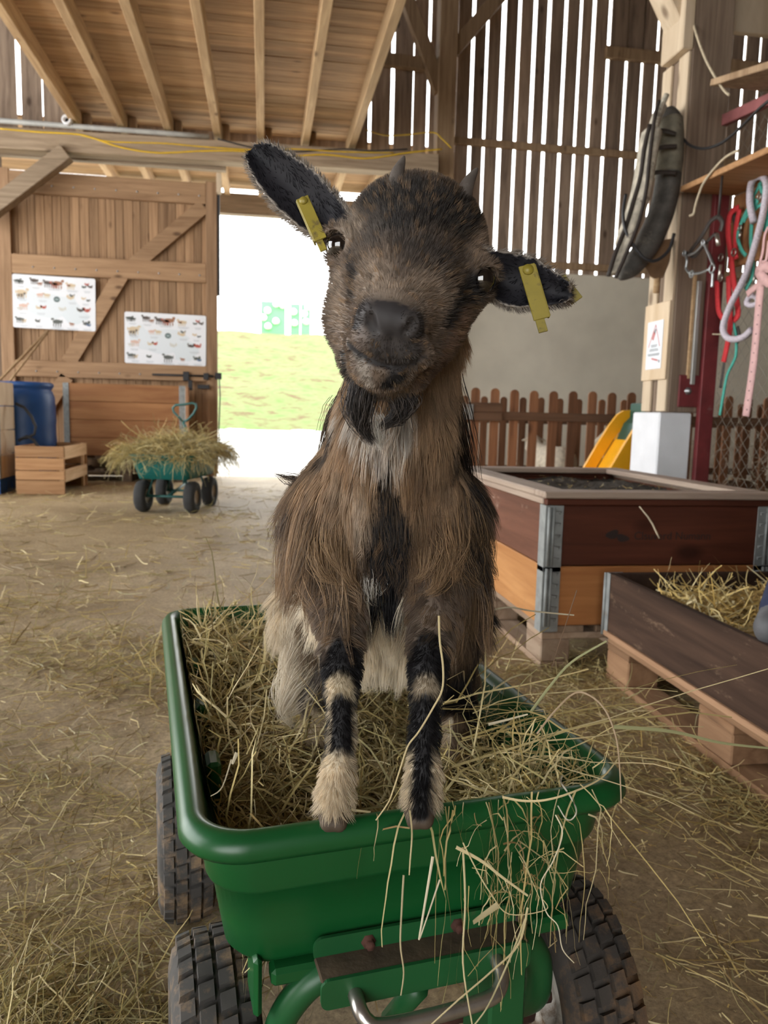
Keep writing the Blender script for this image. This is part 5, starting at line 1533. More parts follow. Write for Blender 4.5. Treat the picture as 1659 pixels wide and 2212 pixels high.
# ---- hay in the tub
def tub_h(u, v):
    return .372 + .030 * np.clip((v + .05) / .3, -1, 1) * 1 + .012 * np.sin(u * 23 + 1) * np.sin(v * 17) + .024 * np.exp(-((u - .14) ** 2 + (v + .33) ** 2) / .006) - .016 * np.exp(-((u - .13) ** 2 + (v + .18) ** 2) / .006) + .02 * np.exp(-((u + .17) ** 2) / .002)


def tub_pts(n, m=.035):
    u = rng.uniform(-HW + m, HW - m, n); v = rng.uniform(-HL + m, HL - m, n)
    return u, v


def to_world(u, v, z):
    c, s = math.cos(CA), math.sin(CA)
    return np.stack([CX + u * c - v * s, CY + u * s + v * c, z], 1)


def clampw(S, m=.026):
    """keep strands inside the tub below its rim"""
    V, q, c = S; d = V[:, :2] - np.array([CX, CY]); cs, sn = math.cos(CA), math.sin(CA)
    u = d[:, 0] * cs + d[:, 1] * sn; v = -d[:, 0] * sn + d[:, 1] * cs; z = V[:, 2]
    inset = m + np.clip(.44 - z, 0, .12) * .26
    u2 = np.clip(u, -HW + inset, HW - inset); v2 = np.clip(v, -HL + inset, HL - inset)
    V = np.stack([CX + u2 * cs - v2 * sn, CY + u2 * sn + v2 * cs, z], 1)
    return V, q, c


n = 5200
u, v = tub_pts(n); z = tub_h(u, v) + rng.uniform(-.025, .012, n)
s1 = clampw(strands(to_world(u, v, z), rdirs(n, .35), rng.uniform(.05, .20, n), rng.uniform(.0012, .0034, n), HAYCOL, seg=6, curl=.22, kink=.5, sag=.10))
n = 1300
u, v = tub_pts(n); z = tub_h(u, v)
d = rdirs(n, .5); d[:, 2] = np.abs(d[:, 2]) + .2
s2 = clampw(strands(to_world(u, v, z), d, rng.uniform(.03, .10, n), rng.uniform(.0015, .0036, n), HAYCOL[[0, 1, 3, 5]], seg=5, curl=.15, kink=.5, sag=.05))
# broad blades
n = 260
u, v = tub_pts(n); z = tub_h(u, v) + .006
s3 = clampw(strands(to_world(u, v, z), rdirs(n, .3), rng.uniform(.06, .16, n), rng.uniform(.0035, .0065, n), HAYCOL[[1, 2, 5, 3]], seg=6, curl=.12, kink=.3, sag=.15))
# the heap at the near right corner, straggling over the rim to the right
n = 420
u = rng.normal(.145, .035, n); v = rng.normal(-.335, .045, n); z = np.full(n, .405) + rng.uniform(-.02, .035, n)
s4 = clampw(strands(to_world(u, v, z), rdirs(n, .33), rng.uniform(.05, .15, n), rng.uniform(.001, .003, n), HAYCOL[[0, 2, 3, 5, 6]], seg=7, curl=.3, kink=.6, sag=.12))
n = 34
u = rng.uniform(.06, .16, n); v = rng.uniform(-.34, -.16, n); z = rng.uniform(.43, .46, n)
d = np.stack([np.ones(n), rng.normal(-.1, .35, n), rng.normal(.22, .18, n)], 1)
s5 = strands(to_world(u, v, z), d, rng.uniform(.14, .34, n), rng.uniform(.0014, .003, n), HAYCOL[[0, 3, 5, 1]], seg=7, curl=.09, kink=.4, sag=.10)
# straws hanging down over the front
n = 30
u = np.clip(rng.normal(.065, .065, n), -.06, .19); v = np.full(n, -HL - .002) + rng.uniform(-.006, .004, n); z = rng.uniform(.452, .458, n)
cs, sn = math.cos(CA), math.sin(CA)
d = np.stack([rng.normal(.0, .35, n), np.full(n, -.55), np.full(n, -.25)], 1)
d = np.stack([d[:, 0] * cs - d[:, 1] * sn, d[:, 0] * sn + d[:, 1] * cs, d[:, 2]], 1)
s6 = strands(to_world(u, v, z), d, rng.uniform(.03, .20, n), rng.uniform(.0008, .0022, n), HAYCOL[[0, 1, 3, 5, 2]], seg=8, curl=.24, kink=.7, sag=2.4)


n = 70
u = rng.normal(.085, .04, n); v = np.full(n, -HL - .012) + rng.uniform(-.012, .002, n); z = rng.uniform(.36, .45, n)
d = np.stack([rng.normal(.0, .6, n), rng.normal(-.15, .25, n), rng.normal(-.5, .5, n)], 1)
d = np.stack([d[:, 0] * cs - d[:, 1] * sn, d[:, 0] * sn + d[:, 1] * cs, d[:, 2]], 1)
s7 = strands(to_world(u, v, z), d, rng.uniform(.03, .12, n), rng.uniform(.0007, .0019, n), HAYCOL[[0, 1, 3, 5, 4]], seg=7, curl=.22, kink=.8, sag=1.2)


def stalk(pts, w, col):
    """one chosen stalk along given points"""
    P = np.array(smooth(pts, 5)); tg = np.gradient(P, axis=0); side = np.cross(tg, FW); side /= np.linalg.norm(side, axis=1, keepdims=True) + 1e-9
    w = w * .72; ww = np.linspace(1, .6, len(P))[:, None] * w / 2
    A = P - side * ww; B = P + side * ww; Cc = P - FW * w * .3
    V = np.stack([A, Cc, B], 1).reshape(-1, 3); m = len(P)
    q = [(i * 3 + k, i * 3 + k + 1, i * 3 + k + 4, i * 3 + k + 3) for i in range(m - 1) for k in (0, 1)]
    return V, np.array(q), np.tile(np.array(col), (len(V), 1))


def px(*a): return [atd(x, y, d) for x, y, d in a]


gold = (.56, .46, .25); pale = (.68, .60, .42); brown = (.24, .15, .09); green = (.42, .42, .22)
big = [stalk(px((948, 1330, .66), (950, 1385, .66), (957, 1440, .655), (955, 1490, .65), (935, 1530, .65), (905, 1580, .65), (882, 1610, .65), (868, 1650, .65), (850, 1705, .652), (838, 1735, .655), (812, 1772, .66)), .0026, gold),
       stalk(px((1055, 1320, 1.2), (1100, 1312, 1.15), (1150, 1320, 1.1), (1240, 1329, 1.05)), .0042, pale),
       stalk(px((1246, 1275, 1.05), (1225, 1340, 1.05), (1205, 1400, 1.05), (1190, 1450, 1.05)), .0020, brown),
       stalk(px((1145, 1540, .92), (1190, 1480, .9), (1235, 1430, .88), (1310, 1385, .86)), .005, green),
       stalk(px((1160, 1585, .80), (1195, 1540, .8), (1240, 1498, .78), (1275, 1503, .77), (1308, 1535, .76), (1330, 1590, .75), (1338, 1650, .75), (1342, 1735, .75)), .0030, (.46, .34, .22)),
       stalk(px((1055, 1565, .88), (1095, 1555, .88), (1140, 1543, .88)), .0046, pale),
       stalk(px((1085, 1722, .70), (1130, 1730, .69), (1180, 1728, .68), (1240, 1710, .68), (1300, 1680, .70), (1334, 1640, .72)), .0034, gold),
       stalk(px((1215, 1675, .74), (1212, 1690, .73), (1225, 1710, .71), (1240, 1735, .68), (1245, 1755, .67), (1235, 1770, .67), (1222, 1768, .67), (1205, 1740, .68)), .0024, (.50, .46, .36)),
       stalk(px((1325, 1570, .75), (1450, 1580, .80), (1560, 1605, .85), (1670, 1617, .9)), .0056, green),
       stalk(px((1180, 1600, .78), (1290, 1590, .8), (1400, 1570, .85), (1520, 1570, .9)), .0022, gold),
       stalk(px((985, 1830, .618), (1040, 1860, .615), (1085, 1895, .612), (1140, 1935, .61)), .0040, gold),
       stalk(px((1000, 1820, .615), (1030, 1880, .613), (1060, 1930, .61), (1100, 1975, .61), (1180, 1965, .612), (1170, 1940, .614)), .0016, gold),
       stalk(px((1200, 1760, .635), (1215, 1800, .63), (1195, 1860, .625), (1168, 1910, .62), (1180, 1970, .615), (1205, 2000, .61), (1215, 2050, .60), (1240, 2080, .60)), .0016, pale),
       stalk(px((1000, 1830, .62), (1005, 1950, .60), (1000, 2080, .585), (1020, 2212, .57)), .0024, gold),
       stalk(px((1140, 1960, .60), (1120, 2040, .59), (1060, 2100, .58), (990, 2160, .57), (930, 2215, .565)), .0026, gold),
       stalk(px((1135, 1985, .60), (1110, 2050, .59), (1075, 2130, .58), (1050, 2180, .57), (1020, 2220, .565)), .0024, (.50, .44, .24)),
       stalk(px((872, 1890, .62), (868, 1960, .61), (865, 2040, .60), (872, 2100, .60), (866, 2150, .60)), .0022, (.46, .38, .22)),
       stalk(px((935, 1850, .62), (920, 1940, .612), (905, 2030, .605)), .0032, pale), stalk(px((950, 1900, .62), (930, 1960, .612), (907, 2028, .606)), .0020, pale),
       stalk(px((1075, 1955, .61), (1040, 1980, .605), (1022, 1993, .60)), .0075, (.50, .42, .24)),
       stalk(px((885, 1750, .66), (890, 1800, .63), (886, 1860, .62), (884, 1890, .62)), .0022, gold),
       stalk(px((500, 1640, .80), (480, 1700, .76), (455, 1720, .75)), .0022, pale), stalk(px((512, 1625, .80), (502, 1650, .79)), .006, pale)]
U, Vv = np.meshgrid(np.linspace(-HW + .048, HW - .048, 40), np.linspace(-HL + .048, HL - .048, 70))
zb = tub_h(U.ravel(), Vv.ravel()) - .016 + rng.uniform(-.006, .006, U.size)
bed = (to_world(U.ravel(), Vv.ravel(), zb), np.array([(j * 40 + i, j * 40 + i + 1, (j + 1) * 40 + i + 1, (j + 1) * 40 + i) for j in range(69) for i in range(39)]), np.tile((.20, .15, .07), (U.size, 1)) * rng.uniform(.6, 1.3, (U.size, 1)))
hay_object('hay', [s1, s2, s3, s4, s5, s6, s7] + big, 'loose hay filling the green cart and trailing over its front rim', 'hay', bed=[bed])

# ---- hay strewn on the floor
def scatter(n, x0, x1, y0, y1, L, w, cols, pitch=.06, z=.004, dens=None, curl=.12, kink=.3, sag=0.0, seg=4):
    x = rng.uniform(x0, x1, n * 3); y = rng.uniform(y0, y1, n * 3)
    if dens is not None:
        k = rng.random(n * 3) < dens(x, y); x, y = x[k][:n], y[k][:n]
    else: x, y = x[:n], y[:n]
    m = len(x)
    return strands(np.stack([x, y, np.full(m, z) + rng.uniform(0, z, m)], 1), rdirs(m, pitch), rng.uniform(*L, m), rng.uniform(*w, m), cols, seg=seg, curl=curl, kink=kink, floor=0.001)


def patch(x, y):
    q = .45 + .5 * np.sin(x * 2.3 + 1.1 * np.sin(y * 1.7)) * np.sin(y * 2.9 + x) + .3 * np.sin(x * 5.1 + 2) * np.sin(y * 6.3)
    return np.clip(q, .04, 1)


sets = [scatter(2300, -2.4, .8, 2.2, 8.5, (.05, .2), (.003, .006), HAYCOL, dens=patch),
        scatter(1700, -1.6, .2, 1.2, 3.2, (.03, .15), (.0014, .0034), HAYCOL, dens=patch),
        scatter(2300, -.65, -.1, .62, 1.6, (.012, .11), (.0008, .0024), HAYCOL, dens=lambda x, y: patch(x * 1.6, y * 1.6)),
        scatter(3200, .30, 1.7, .45, 2.5, (.02, .16), (.001, .0032), np.concatenate([HAYCOL, STRAWCOL * .8]), dens=lambda x, y: np.clip(patch(x * 1.4, y * 1.4) + .3, 0, 1)),
        scatter(500, .2, 3.2, 2.6, 5.6, (.05, .2), (.002, .005), HAYCOL),
        scatter(300, -.15, .45, .45, .8, (.03, .12), (.0012, .003), HAYCOL),
        scatter(4200, .35, 1.5, .5, 2.4, (.006, .028), (.0012, .0026), np.concatenate([STRAWCOL, HAYCOL])),
        scatter(3800, -1.2, -.05, .6, 2.6, (.006, .025), (.0012, .0028), np.concatenate([STRAWCOL * .8, HAYCOL]))]
# windrow left of the cart's far corner
def ridge(x0, y0, x1, y1, n, wd, h, L, w):
    t = rng.random(n); x = x0 + (x1 - x0) * t + rng.normal(size=n) * wd; y = y0 + (y1 - y0) * t + rng.normal(size=n) * wd
    d0 = np.hypot(*(np.stack([x - (x0 + (x1 - x0) * t), y - (y0 + (y1 - y0) * t)]))) / wd
    z = np.maximum(.004, h * np.exp(-d0 ** 2 / 2) * rng.random(n))
    return strands(np.stack([x, y, z], 1), rdirs(n, .2), rng.uniform(*L, n), rng.uniform(*w, n), HAYCOL[[0, 1, 2, 6, 4]], seg=5, curl=.2, kink=.4, floor=.001)
sets += [ridge(-.75, 2.75, .15, 2.15, 900, .16, .06, (.05, .18), (.002, .004)), ridge(-1.9, 3.2, -.7, 3.3, 420, .12, .03, (.05, .18), (.002, .004)), ridge(.75, 1.5, 1.0, 2.5, 700, .12, .03, (.04, .14), (.0015, .0035)),
         ridge(1.0, 1.25, 1.05, 1.65, 260, .05, .02, (.04, .12), (.002, .004)), ridge(-.6, 1.75, -.25, 1.55, 260, .08, .02, (.04, .14), (.0014, .003)), ridge(.9, 2.2, 1.1, 2.3, 240, .1, .03, (.04, .12), (.0015, .0035))]
hay_object('strewn_hay', sets, 'loose hay strewn thinly over the earth floor', 'hay')
# the pile at the lower left
def pile_h(x, y): return .075 * np.exp(-(((x + .34) / .20) ** 2 + ((y - .74) / .22) ** 2) ** 1.2)
n = 3600
x = rng.normal(-.32, .15, n); y = rng.normal(.78, .17, n); z = pile_h(x, y) + rng.uniform(-.012, .018, n)
ok = ~((x > -.135) & (y < 1.0)); x, y, z = x[ok], y[ok], z[ok]; n = len(x)
p1 = strands(np.stack([x, y, z], 1), rdirs(n, .22), rng.uniform(.05, .2, n), rng.uniform(.0011, .003, n), HAYCOL[[0, 1, 2, 4, 6, 3]], seg=6, curl=.18, kink=.5, sag=.06, floor=.001)
V, q, c = heightbed(-.72, -.185, .40, 1.12, lambda X, Y: pile_h(X, Y) - .008, 30, 36, (.17, .125, .06))
hay_object('hay_pile', [p1], 'pile of hay on the floor left of the green cart', 'hay', bed=[(V, q, c)])

# ================================================================== THE GOAT KID
HEAD, EAR, NECK, TORSO, ULEG, LLEG, FOOT, HLEG, BELLY, HOOF, NOSE, PAD = range(1, 13)
G = Field((-.09, .50, .335), (.36, 1.30, 1.15), .0026)
gp = lambda x, y, d: atd(x, y, d)
# trunk
chest = gp(835, 1095, .83)
G.ell(chest, (.067, .080, .086), k=.03, tag=TORSO)
G.cone(gp(835, 1090, .85), .070, gp(835, 1075, 1.00), .088, .03, TORSO)
G.cone(gp(835, 1110, .98), .090, gp(828, 1130, 1.14), .084, .03, TORSO)
G.cone(gp(835, 1200, .83), .050, gp(832, 1290, .96), .070, .03, BELLY)
G.cone(gp(832, 1290, .97), .075, gp(828, 1300, 1.10), .072, .03, BELLY)
G.ell(gp(828, 1120, 1.17), (.078, .085, .085), k=.03, tag=TORSO)
G.cone(gp(828, 1040, 1.24), .022, gp(826, 985, 1.27), .012, .02, TORSO)          # tail
# shoulders
for (x, x2) in ((729, 735), (945, 940)):
    G.cone(gp(x, 1100, .835), .046, gp(x, 1210, .815), .038, .03, TORSO)
# fore legs
for pts in (((722, 1200, .815, .037), (732, 1320, .775, .0205), (738, 1400, .748, .0165), (739, 1445, .737, .0155), (738, 1490, .728, .0125), (737, 1590, .716, .0105), (731, 1660, .708, .0120), (724, 1715, .702, .0122), (722, 1745, .697, .0112)),
            ((952, 1200, .815, .037), (940, 1320, .775, .0205), (928, 1400, .748, .0165), (924, 1445, .737, .0155), (921, 1490, .728, .0125), (916, 1590, .716, .0112), (914, 1660, .706, .0120), (911, 1715, .700, .0122), (908, 1740, .696, .0112))):
    P = [(gp(a, b, c), r) for a, b, c, r in pts]
    G.path(P[:3], .02, ULEG); G.path(P[2:7], .008, LLEG); G.path(P[6:], .008, FOOT)
for (x, y, d) in ((721, 1760, .694), (907, 1754, .692)):
    for s in (-1, 1):
        a = gp(x + s * 15, y - 12, d + .006); b = gp(x + s * 11, y + 18, d - .004)
        G.cone(a, .0095, b, .0080, .003, HOOF)
    G.cone(gp(x, y - 8, d + .02), .009, gp(x, y + 4, d + .018), .007, .004, HOOF)
# hind legs
for pts in (((722, 1190, 1.15, .060), (690, 1330, 1.06, .046), (672, 1450, 1.10, .024), (674, 1500, 1.10, .017), (680, 1570, 1.05, .013), (680, 1612, 1.035, .015)),
            ((935, 1190, 1.13, .060), (962, 1340, 1.03, .040), (982, 1440, 1.06, .022), (985, 1490, 1.05, .0165), (988, 1570, 1.00, .0135), (990, 1635, .985, .015))):
    P = [(gp(a, b, c), r) for a, b, c, r in pts]
    G.path(P[:3], .03, HLEG); G.path(P[2:], .012, HLEG)
# neck
G.cone(gp(838, 1040, .80), .064, gp(852, 930, .755), .047, .03, NECK)
G.cone(gp(852, 930, .755), .047, gp(885, 720, .745), .047, .03, NECK)
# head
TH = math.radians(12.0)
HXv = RT * math.cos(TH) - UP * math.sin(TH); HUv = UP * math.cos(TH) + RT * math.sin(TH); HFv = -FW
HR = np.column_stack([HXv, HFv, HUv])
G.ell(gp(900, 520, .725), (.0610, .066, .0500), HR, .03, HEAD)
G.cone(gp(893, 540, .695), .054, gp(873, 620, .650), .043, .03, HEAD)
G.cone(gp(873, 620, .655), .042, gp(845, 700, .600), .0265, .025, HEAD)
G.cone(gp(780, 575, .700), .025, gp(776, 690, .668), .0250, .02, HEAD)            # cheek, image left
G.cone(gp(776, 690, .668), .0240, gp(792, 770, .630), .0225, .02, HEAD)
G.cone(gp(996, 610, .685), .026, gp(922, 708, .660), .0245, .02, HEAD)            # cheek, image right
G.cone(gp(922, 708, .660), .0245, gp(880, 795, .632), .0180, .02, HEAD)
G.cone(gp(882, 690, .700), .044, gp(838, 795, .630), .0225, .02, HEAD)            # jaw
G.ell(gp(842, 700, .592), (.0240, .026, .0225), HR, .012, NOSE)                   # muzzle
G.ell(gp(812, 752, .596), (.0240, .020, .0130), HR, .010, HEAD)                   # lips
G.ell(gp(872, 760, .594), (.0230, .020, .0130), HR, .010, HEAD)
G.ell(gp(822, 800, .602), (.0240, .018, .0150), HR, .010, HEAD)                   # chin
G.ell(gp(843, 693, .575), (.0190, .0135, .0130), HR, .008, PAD)                  # nose pad
for (x, y, d) in ((806, 682, .574), (884, 700, .570)):
    G.ell(gp(x, y, d), (.0085, .010, .0100), HR, .006, NOSE)                      # nostril wings
# brow ridges and lids
EYES = (((741, 536, .678), -1), ((1033, 606, .660), 1))
for (x, y, d), s in EYES:
    c = gp(x, y, d)
    G.cone(gp(x - s * 2 - 22, y - 26, d - .004), .0085, gp(x - s * 2 + 22, y - 22 + s * 4, d - .004), .0085, .012, HEAD)
    G.ell(c, (.0160, .013, .0160), HR, .012, HEAD)
    ef = HFv * .62 + HXv * s * .78
    G.ell(c + ef * .0088, (.0116, .0116, .0116), HR, .004, HEAD, sub=True)
# nostrils and mouth are cut after the surface is known
for pts in (((799, 686), (801, 698), (810, 713)), ((894, 696), (888, 710), (876, 718))):
    H = [G.hit(*p) for p in pts]
    if all(h is not None for h in H):
        G.path([(h + FW * .0008, .0046 - .0006 * i) for i, h in enumerate(H)], .002, PAD, sub=True)
mouth = [(757, 742), (772, 757), (792, 771), (815, 783), (838, 790), (862, 791), (886, 786), (908, 774), (918, 766)]
H = [G.hit(*p) for p in mouth]
G.path([(h + FW * .0004, .0029) for h in H if h is not None], .0025, HEAD, sub=True)
H = [G.hit(*p) for p in ((845, 722), (845, 740), (846, 760), (848, 780))]
G.path([(h, .0014) for h in H if h is not None], .003, HEAD, sub=True)

# ears: thin curved leaves
EARS = []


def ear(root, tip, d, prof, cup, lean, curl):
    a, b = gp(*root, d), gp(*tip, d + lean)
    u = b - a; L = np.linalg.norm(u); u /= L
    w = HFv - u * (HFv @ u); w /= np.linalg.norm(w); v = np.cross(w, u)
    EARS.append((a, u, v, w, L, prof, cup, curl))
    q = G.block(np.minimum(a, b) - .06, np.maximum(a, b) + .06)
    sl, X, Y, Z = q
    X = X - a[0]; Y = Y - a[1]; Z = Z - a[2]
    U = X * u[0] + Y * u[1] + Z * u[2]; Vv = X * v[0] + Y * v[1] + Z * v[2]; Wv = X * w[0] + Y * w[1] + Z * w[2]
    t = np.clip(U / L, 0, 1)
    hw = np.interp(t, prof[0], prof[1]).astype(np.float32) * d / F_PX
    W0 = cup * (Vv / (hw + 1e-4)) ** 2 * (1 - .3 * t) - cup * .5 + curl * t * t
    th = .0030 + .005 * np.clip(1 - t * 5, 0, 1)
    D = np.maximum(np.maximum(np.abs(Wv - W0) * .8 - th, (np.abs(Vv) - hw) * .8), np.maximum(-U - .012, U - L))
    G.mix(sl, D.astype(np.float32), .006, EAR)


ear((728, 500), (541, 322), .700, ([0, .2, .45, .7, .86, .95, 1], [40, 54, 58, 50, 38, 24, 8]), .016, .01, .004)
ear((1058, 598), (1236, 646), .690, ([0, .25, .45, .62, .8, .93, 1], [44, 58, 57, 44, 33, 24, 8]), .020, -.015, .010)

# ---------------------------------------------------------------- surface, coat pattern
GV, GQ = G.mesh()
ii = np.clip(np.round((GV - G.lo) / G.h).astype(int), 0, G.n - 1)
GT = G.T[tuple(ii.T)]
GN = G.grad(GV)
gd = (GV - CP) @ FW
gx = IW / 2 + F_PX * ((GV - CP) @ RT) / gd; gy = IH / 2 - F_PX * ((GV - CP) @ UP) / gd

BLACK = (.012, .011, .012); DARK = (.030, .024, .021); BROWN = (.180, .120, .075); GREYB = (.175, .130, .098); TAN = (.36, .245, .150); CREAM = (.66, .56, .41); WHITE = (.70, .66, .60); MUZ = (.050, .044, .043); CHESTN = (.21, .125, .068)
base = {HEAD: GREYB, EAR: (.17, .13, .10), NECK: TAN, TORSO: BROWN, ULEG: (.17, .125, .095), LLEG: BLACK, FOOT: CREAM, HLEG: BROWN, BELLY: (.80, .71, .56), HOOF: (.09, .065, .045), NOSE: MUZ, PAD: (.040, .036, .037), 0: BROWN}
Ccol = np.array([base[int(t)] for t in GT], float)


def surf(x, y):
    for r in (0, 4, 8, 14, 22, 32):
        for k in range(8 if r else 1):
            h = G.hit(x + r * math.cos(k * .785), y + r * math.sin(k * .785))
            if h is not None: return h
    return None


def paint(pts, r, col, soft=.5, tags=None, amt=1.0, d=None):
    """a coat marking: a soft-edged band of colour along points of the surface"""
    global Ccol
    P = [surf(*p) if d is None else gp(p[0], p[1], d) for p in pts]; P = [p for p in P if p is not None]
    if not P: return
    if len(P) == 1: P = P * 2
    R = r if isinstance(r, (list, tuple)) else [r] * len(P)
    best = np.full(len(GV), 9.0)
    for i in range(len(P) - 1):
        a, b = P[i], P[i + 1]; dd = b - a; L2 = dd @ dd + 1e-12
        t = np.clip(((GV - a) @ dd) / L2, 0, 1)
        dist = np.linalg.norm(GV - a - t[:, None] * dd, axis=1)
        dep = np.linalg.norm(a - CP); rm = (R[i] + (R[min(i + 1, len(R) - 1)] - R[i]) * t) * dep / F_PX
        best = np.minimum(best, dist / rm)
    w = np.clip((1 + soft * .5 - best) / max(soft, .02), 0, 1) * amt
    if tags is not None: w = w * np.isin(GT, tags)
    w = w[:, None]; Ccol = Ccol * (1 - w) + np.array(col) * w


HD = (HEAD, NOSE, NECK)
# trunk
TR = (TORSO, NECK, BELLY, ULEG)
paint([(700, 1000), (672, 1100), (660, 1200)], 40, TAN, .9, TR, .6); paint([(740, 1000), (730, 1100), (722, 1190)], 26, (.33, .24, .16), .9, TR, .9)
paint([(905, 1000), (915, 1100), (920, 1180)], 40, CHESTN, .9, TR, .6); paint([(1005, 1040), (1010, 1200)], 42, BLACK, .9, TR, .85); paint([(655, 1060), (645, 1240)], 20, BLACK, .9, TR, .7); paint([(690, 1120), (705, 1230)], 14, DARK, .9, TR, .7); paint([(955, 1100), (950, 1230)], 14, DARK, .9, TR, .6)
paint([(832, 1005), (838, 1060), (842, 1130), (838, 1200), (836, 1275)], [16, 36, 52, 56, 40], BLACK, .40, TR)
paint([(772, 1010), (778, 1090), (774, 1150)], 17, (.44, .36, .28), .9, TR, .9)
# neck
paint([(720, 880), (700, 960)], 16, BLACK, .7, (NECK, TORSO)); paint([(975, 850), (985, 930), (1000, 1020), (1018, 1090)], [14, 20, 22, 18], BLACK, .7, (NECK, TORSO))
paint([(772, 875), (800, 930), (832, 985)], [22, 18, 8], WHITE, .7, (NECK, TORSO)); paint([(876, 880), (858, 930), (838, 985)], [24, 20, 8], WHITE, .7, (NECK, TORSO)); paint([(830, 890), (832, 950)], 24, (.62, .56, .50), .6, (NECK, TORSO))
paint([(752, 930), (762, 1000)], 14, (.36, .22, .12), .9, (NECK, TORSO), .7); paint([(745, 850), (745, 885)], 12, (.55, .50, .44), .8, (NECK,))
# fore legs
for lx, cx in ((738, 0), (924, 1)):
    paint([(lx, 1340), (lx, 1380)], 46, (.16, .12, .09), .6, (ULEG, LLEG))
paint([(742, 1408), (740, 1462)], 34, BLACK, .25, (ULEG, LLEG)); paint([(735, 1478), (740, 1500)], 26, (.52, .44, .31), .4, (LLEG,)); paint([(716, 1470), (714, 1640)], 10, CREAM, .5, (LLEG,)); paint([(765, 1530), (762, 1660)], 8, CREAM, .6, (LLEG,))
paint([(738, 1520), (738, 1630)], 23, BLACK, .3, (LLEG, FOOT)); paint([(728, 1690), (722, 1740)], 60, CREAM, .3, (LLEG, FOOT))
paint([(926, 1398), (926, 1455)], 36, BLACK, .25, (ULEG, LLEG)); paint([(920, 1482), (922, 1506)], 26, (.34, .28, .20), .5, (LLEG,))
paint([(922, 1530), (916, 1620)], 32, BLACK, .3, (LLEG,)); paint([(914, 1680), (910, 1740)], 60, CREAM, .3, (FOOT, LLEG)); paint([(914, 1600), (912, 1680), (910, 1755)], [22, 18, 17], BLACK, .4, (FOOT, LLEG, HOOF))
# hind legs and flank
paint([(640, 1300), (660, 1420), (672, 1540)], 60, CREAM, .5, (HLEG, BELLY), 1.0, 1.05); paint([(700, 1430), (692, 1520)], 20, (.10, .08, .07), .7, (HLEG,), 1, 1.07)
paint([(990, 1300), (1000, 1440), (1005, 1560), (1000, 1640)], 44, BLACK, .4, (HLEG,), 1, 1.02); paint([(962, 1500), (966, 1620)], 14, CREAM, .4, (HLEG,), 1, .99)
# head
paint([(890, 440), (960, 455), (1020, 480)], 80, (.020, .017, .016), .9, HD); paint([(820, 420), (850, 480)], 66, (.020, .017, .016), .9, HD); paint([(900, 540), (960, 560)], 44, (.055, .045, .040), 1.0, HD, .9)
paint([(800, 470), (810, 520)], 26, (.10, .080, .066), 1.0, HD, .7); paint([(748, 470), (765, 500)], 26, (.36, .295, .235), .9, HD); paint([(1040, 520), (1030, 550)], 26, (.33, .25, .185), .9, HD)
paint([(800, 600), (860, 630), (940, 640)], 48, (.30, .235, .18), .9, HD); paint([(860, 590), (880, 560)], 20, (.12, .095, .078), 1, HD, .7)
paint([(762, 552), (765, 600), (763, 645)], [15, 17, 10], (.028, .023, .022), .7, HD); paint([(735, 600), (735, 690)], 24, (.33, .26, .20), .8, HD); paint([(728, 720), (745, 780)], 20, (.27, .21, .165), .8, HD); paint([(728, 536)], 27, (.035, .028, .026), .6, HD); paint([(1036, 606)], 36, BLACK, .6, HD)  # image-right eye: black markings and the shade there painted as one
paint([(1025, 620), (990, 652), (966, 695)], [34, 28, 17], BLACK, .6, HD); paint([(1000, 690), (960, 760)], 26, (.20, .125, .085), .8, HD); paint([(925, 640), (930, 700)], 24, (.26, .19, .135), .9, HD, .8)
paint([(845, 688), (845, 705)], 42, MUZ, .5, HD); paint([(830, 750), (880, 765)], 40, (.055, .048, .046), .6, HD); paint([(785, 720), (775, 745)], 16, (.16, .13, .115), .8, HD, .8)
paint([(742, 765), (758, 820)], [11, 13], BLACK, .6, HD); paint([(786, 790), (796, 826)], [16, 14], (.33, .29, .25), .6, HD); paint([(770, 760), (780, 775)], 9, (.22, .20, .18), .7, HD); paint([(860, 812), (835, 832)], [22, 16], BLACK, .6, HD)
paint([(905, 815), (950, 790)], 24, (.13, .085, .062), .8, HD, .9); paint([(800, 780), (860, 798)], 10, (.05, .043, .042), .7, HD); paint([(752, 745), (792, 773), (838, 792), (886, 788), (916, 770)], 7, (.018, .015, .015), .5, HD)
# ears: dark, nearly bare inside; pale fringe
EarL = np.zeros(len(GV)); EarInside = np.zeros(len(GV), bool); EarEdge = np.zeros(len(GV)); EarU = np.zeros((len(GV), 3))
for k, (a, u, v, w, L, prof, cup, curl) in enumerate(EARS):
    m = GT == EAR; q = GV - a; U = q @ u; near = m & (U > -.02) & (U < L + .01) & (np.abs(q @ v) < .05) & (np.abs(q @ w) < .05)
    hw = np.interp(np.clip(U / L, 0, 1), prof[0], prof[1]) * .69 / F_PX
    e = np.abs(q @ v) / (hw + 1e-4)
    ins = near & ((GN @ w) > .15) & (e < .93)
    EarInside |= ins; EarEdge = np.where(near, np.maximum(e, np.clip((U / L - .8) * 5, 0, 1)), EarEdge); EarU[near] = u
    Ccol[ins] = (.020, .019, .024)
    lite = near & ~ins & (e > .8); Ccol[lite] = (.34, .30, .26)
    tipm = near & (U / L > .80); Ccol[tipm & ins] = (.012, .012, .016)

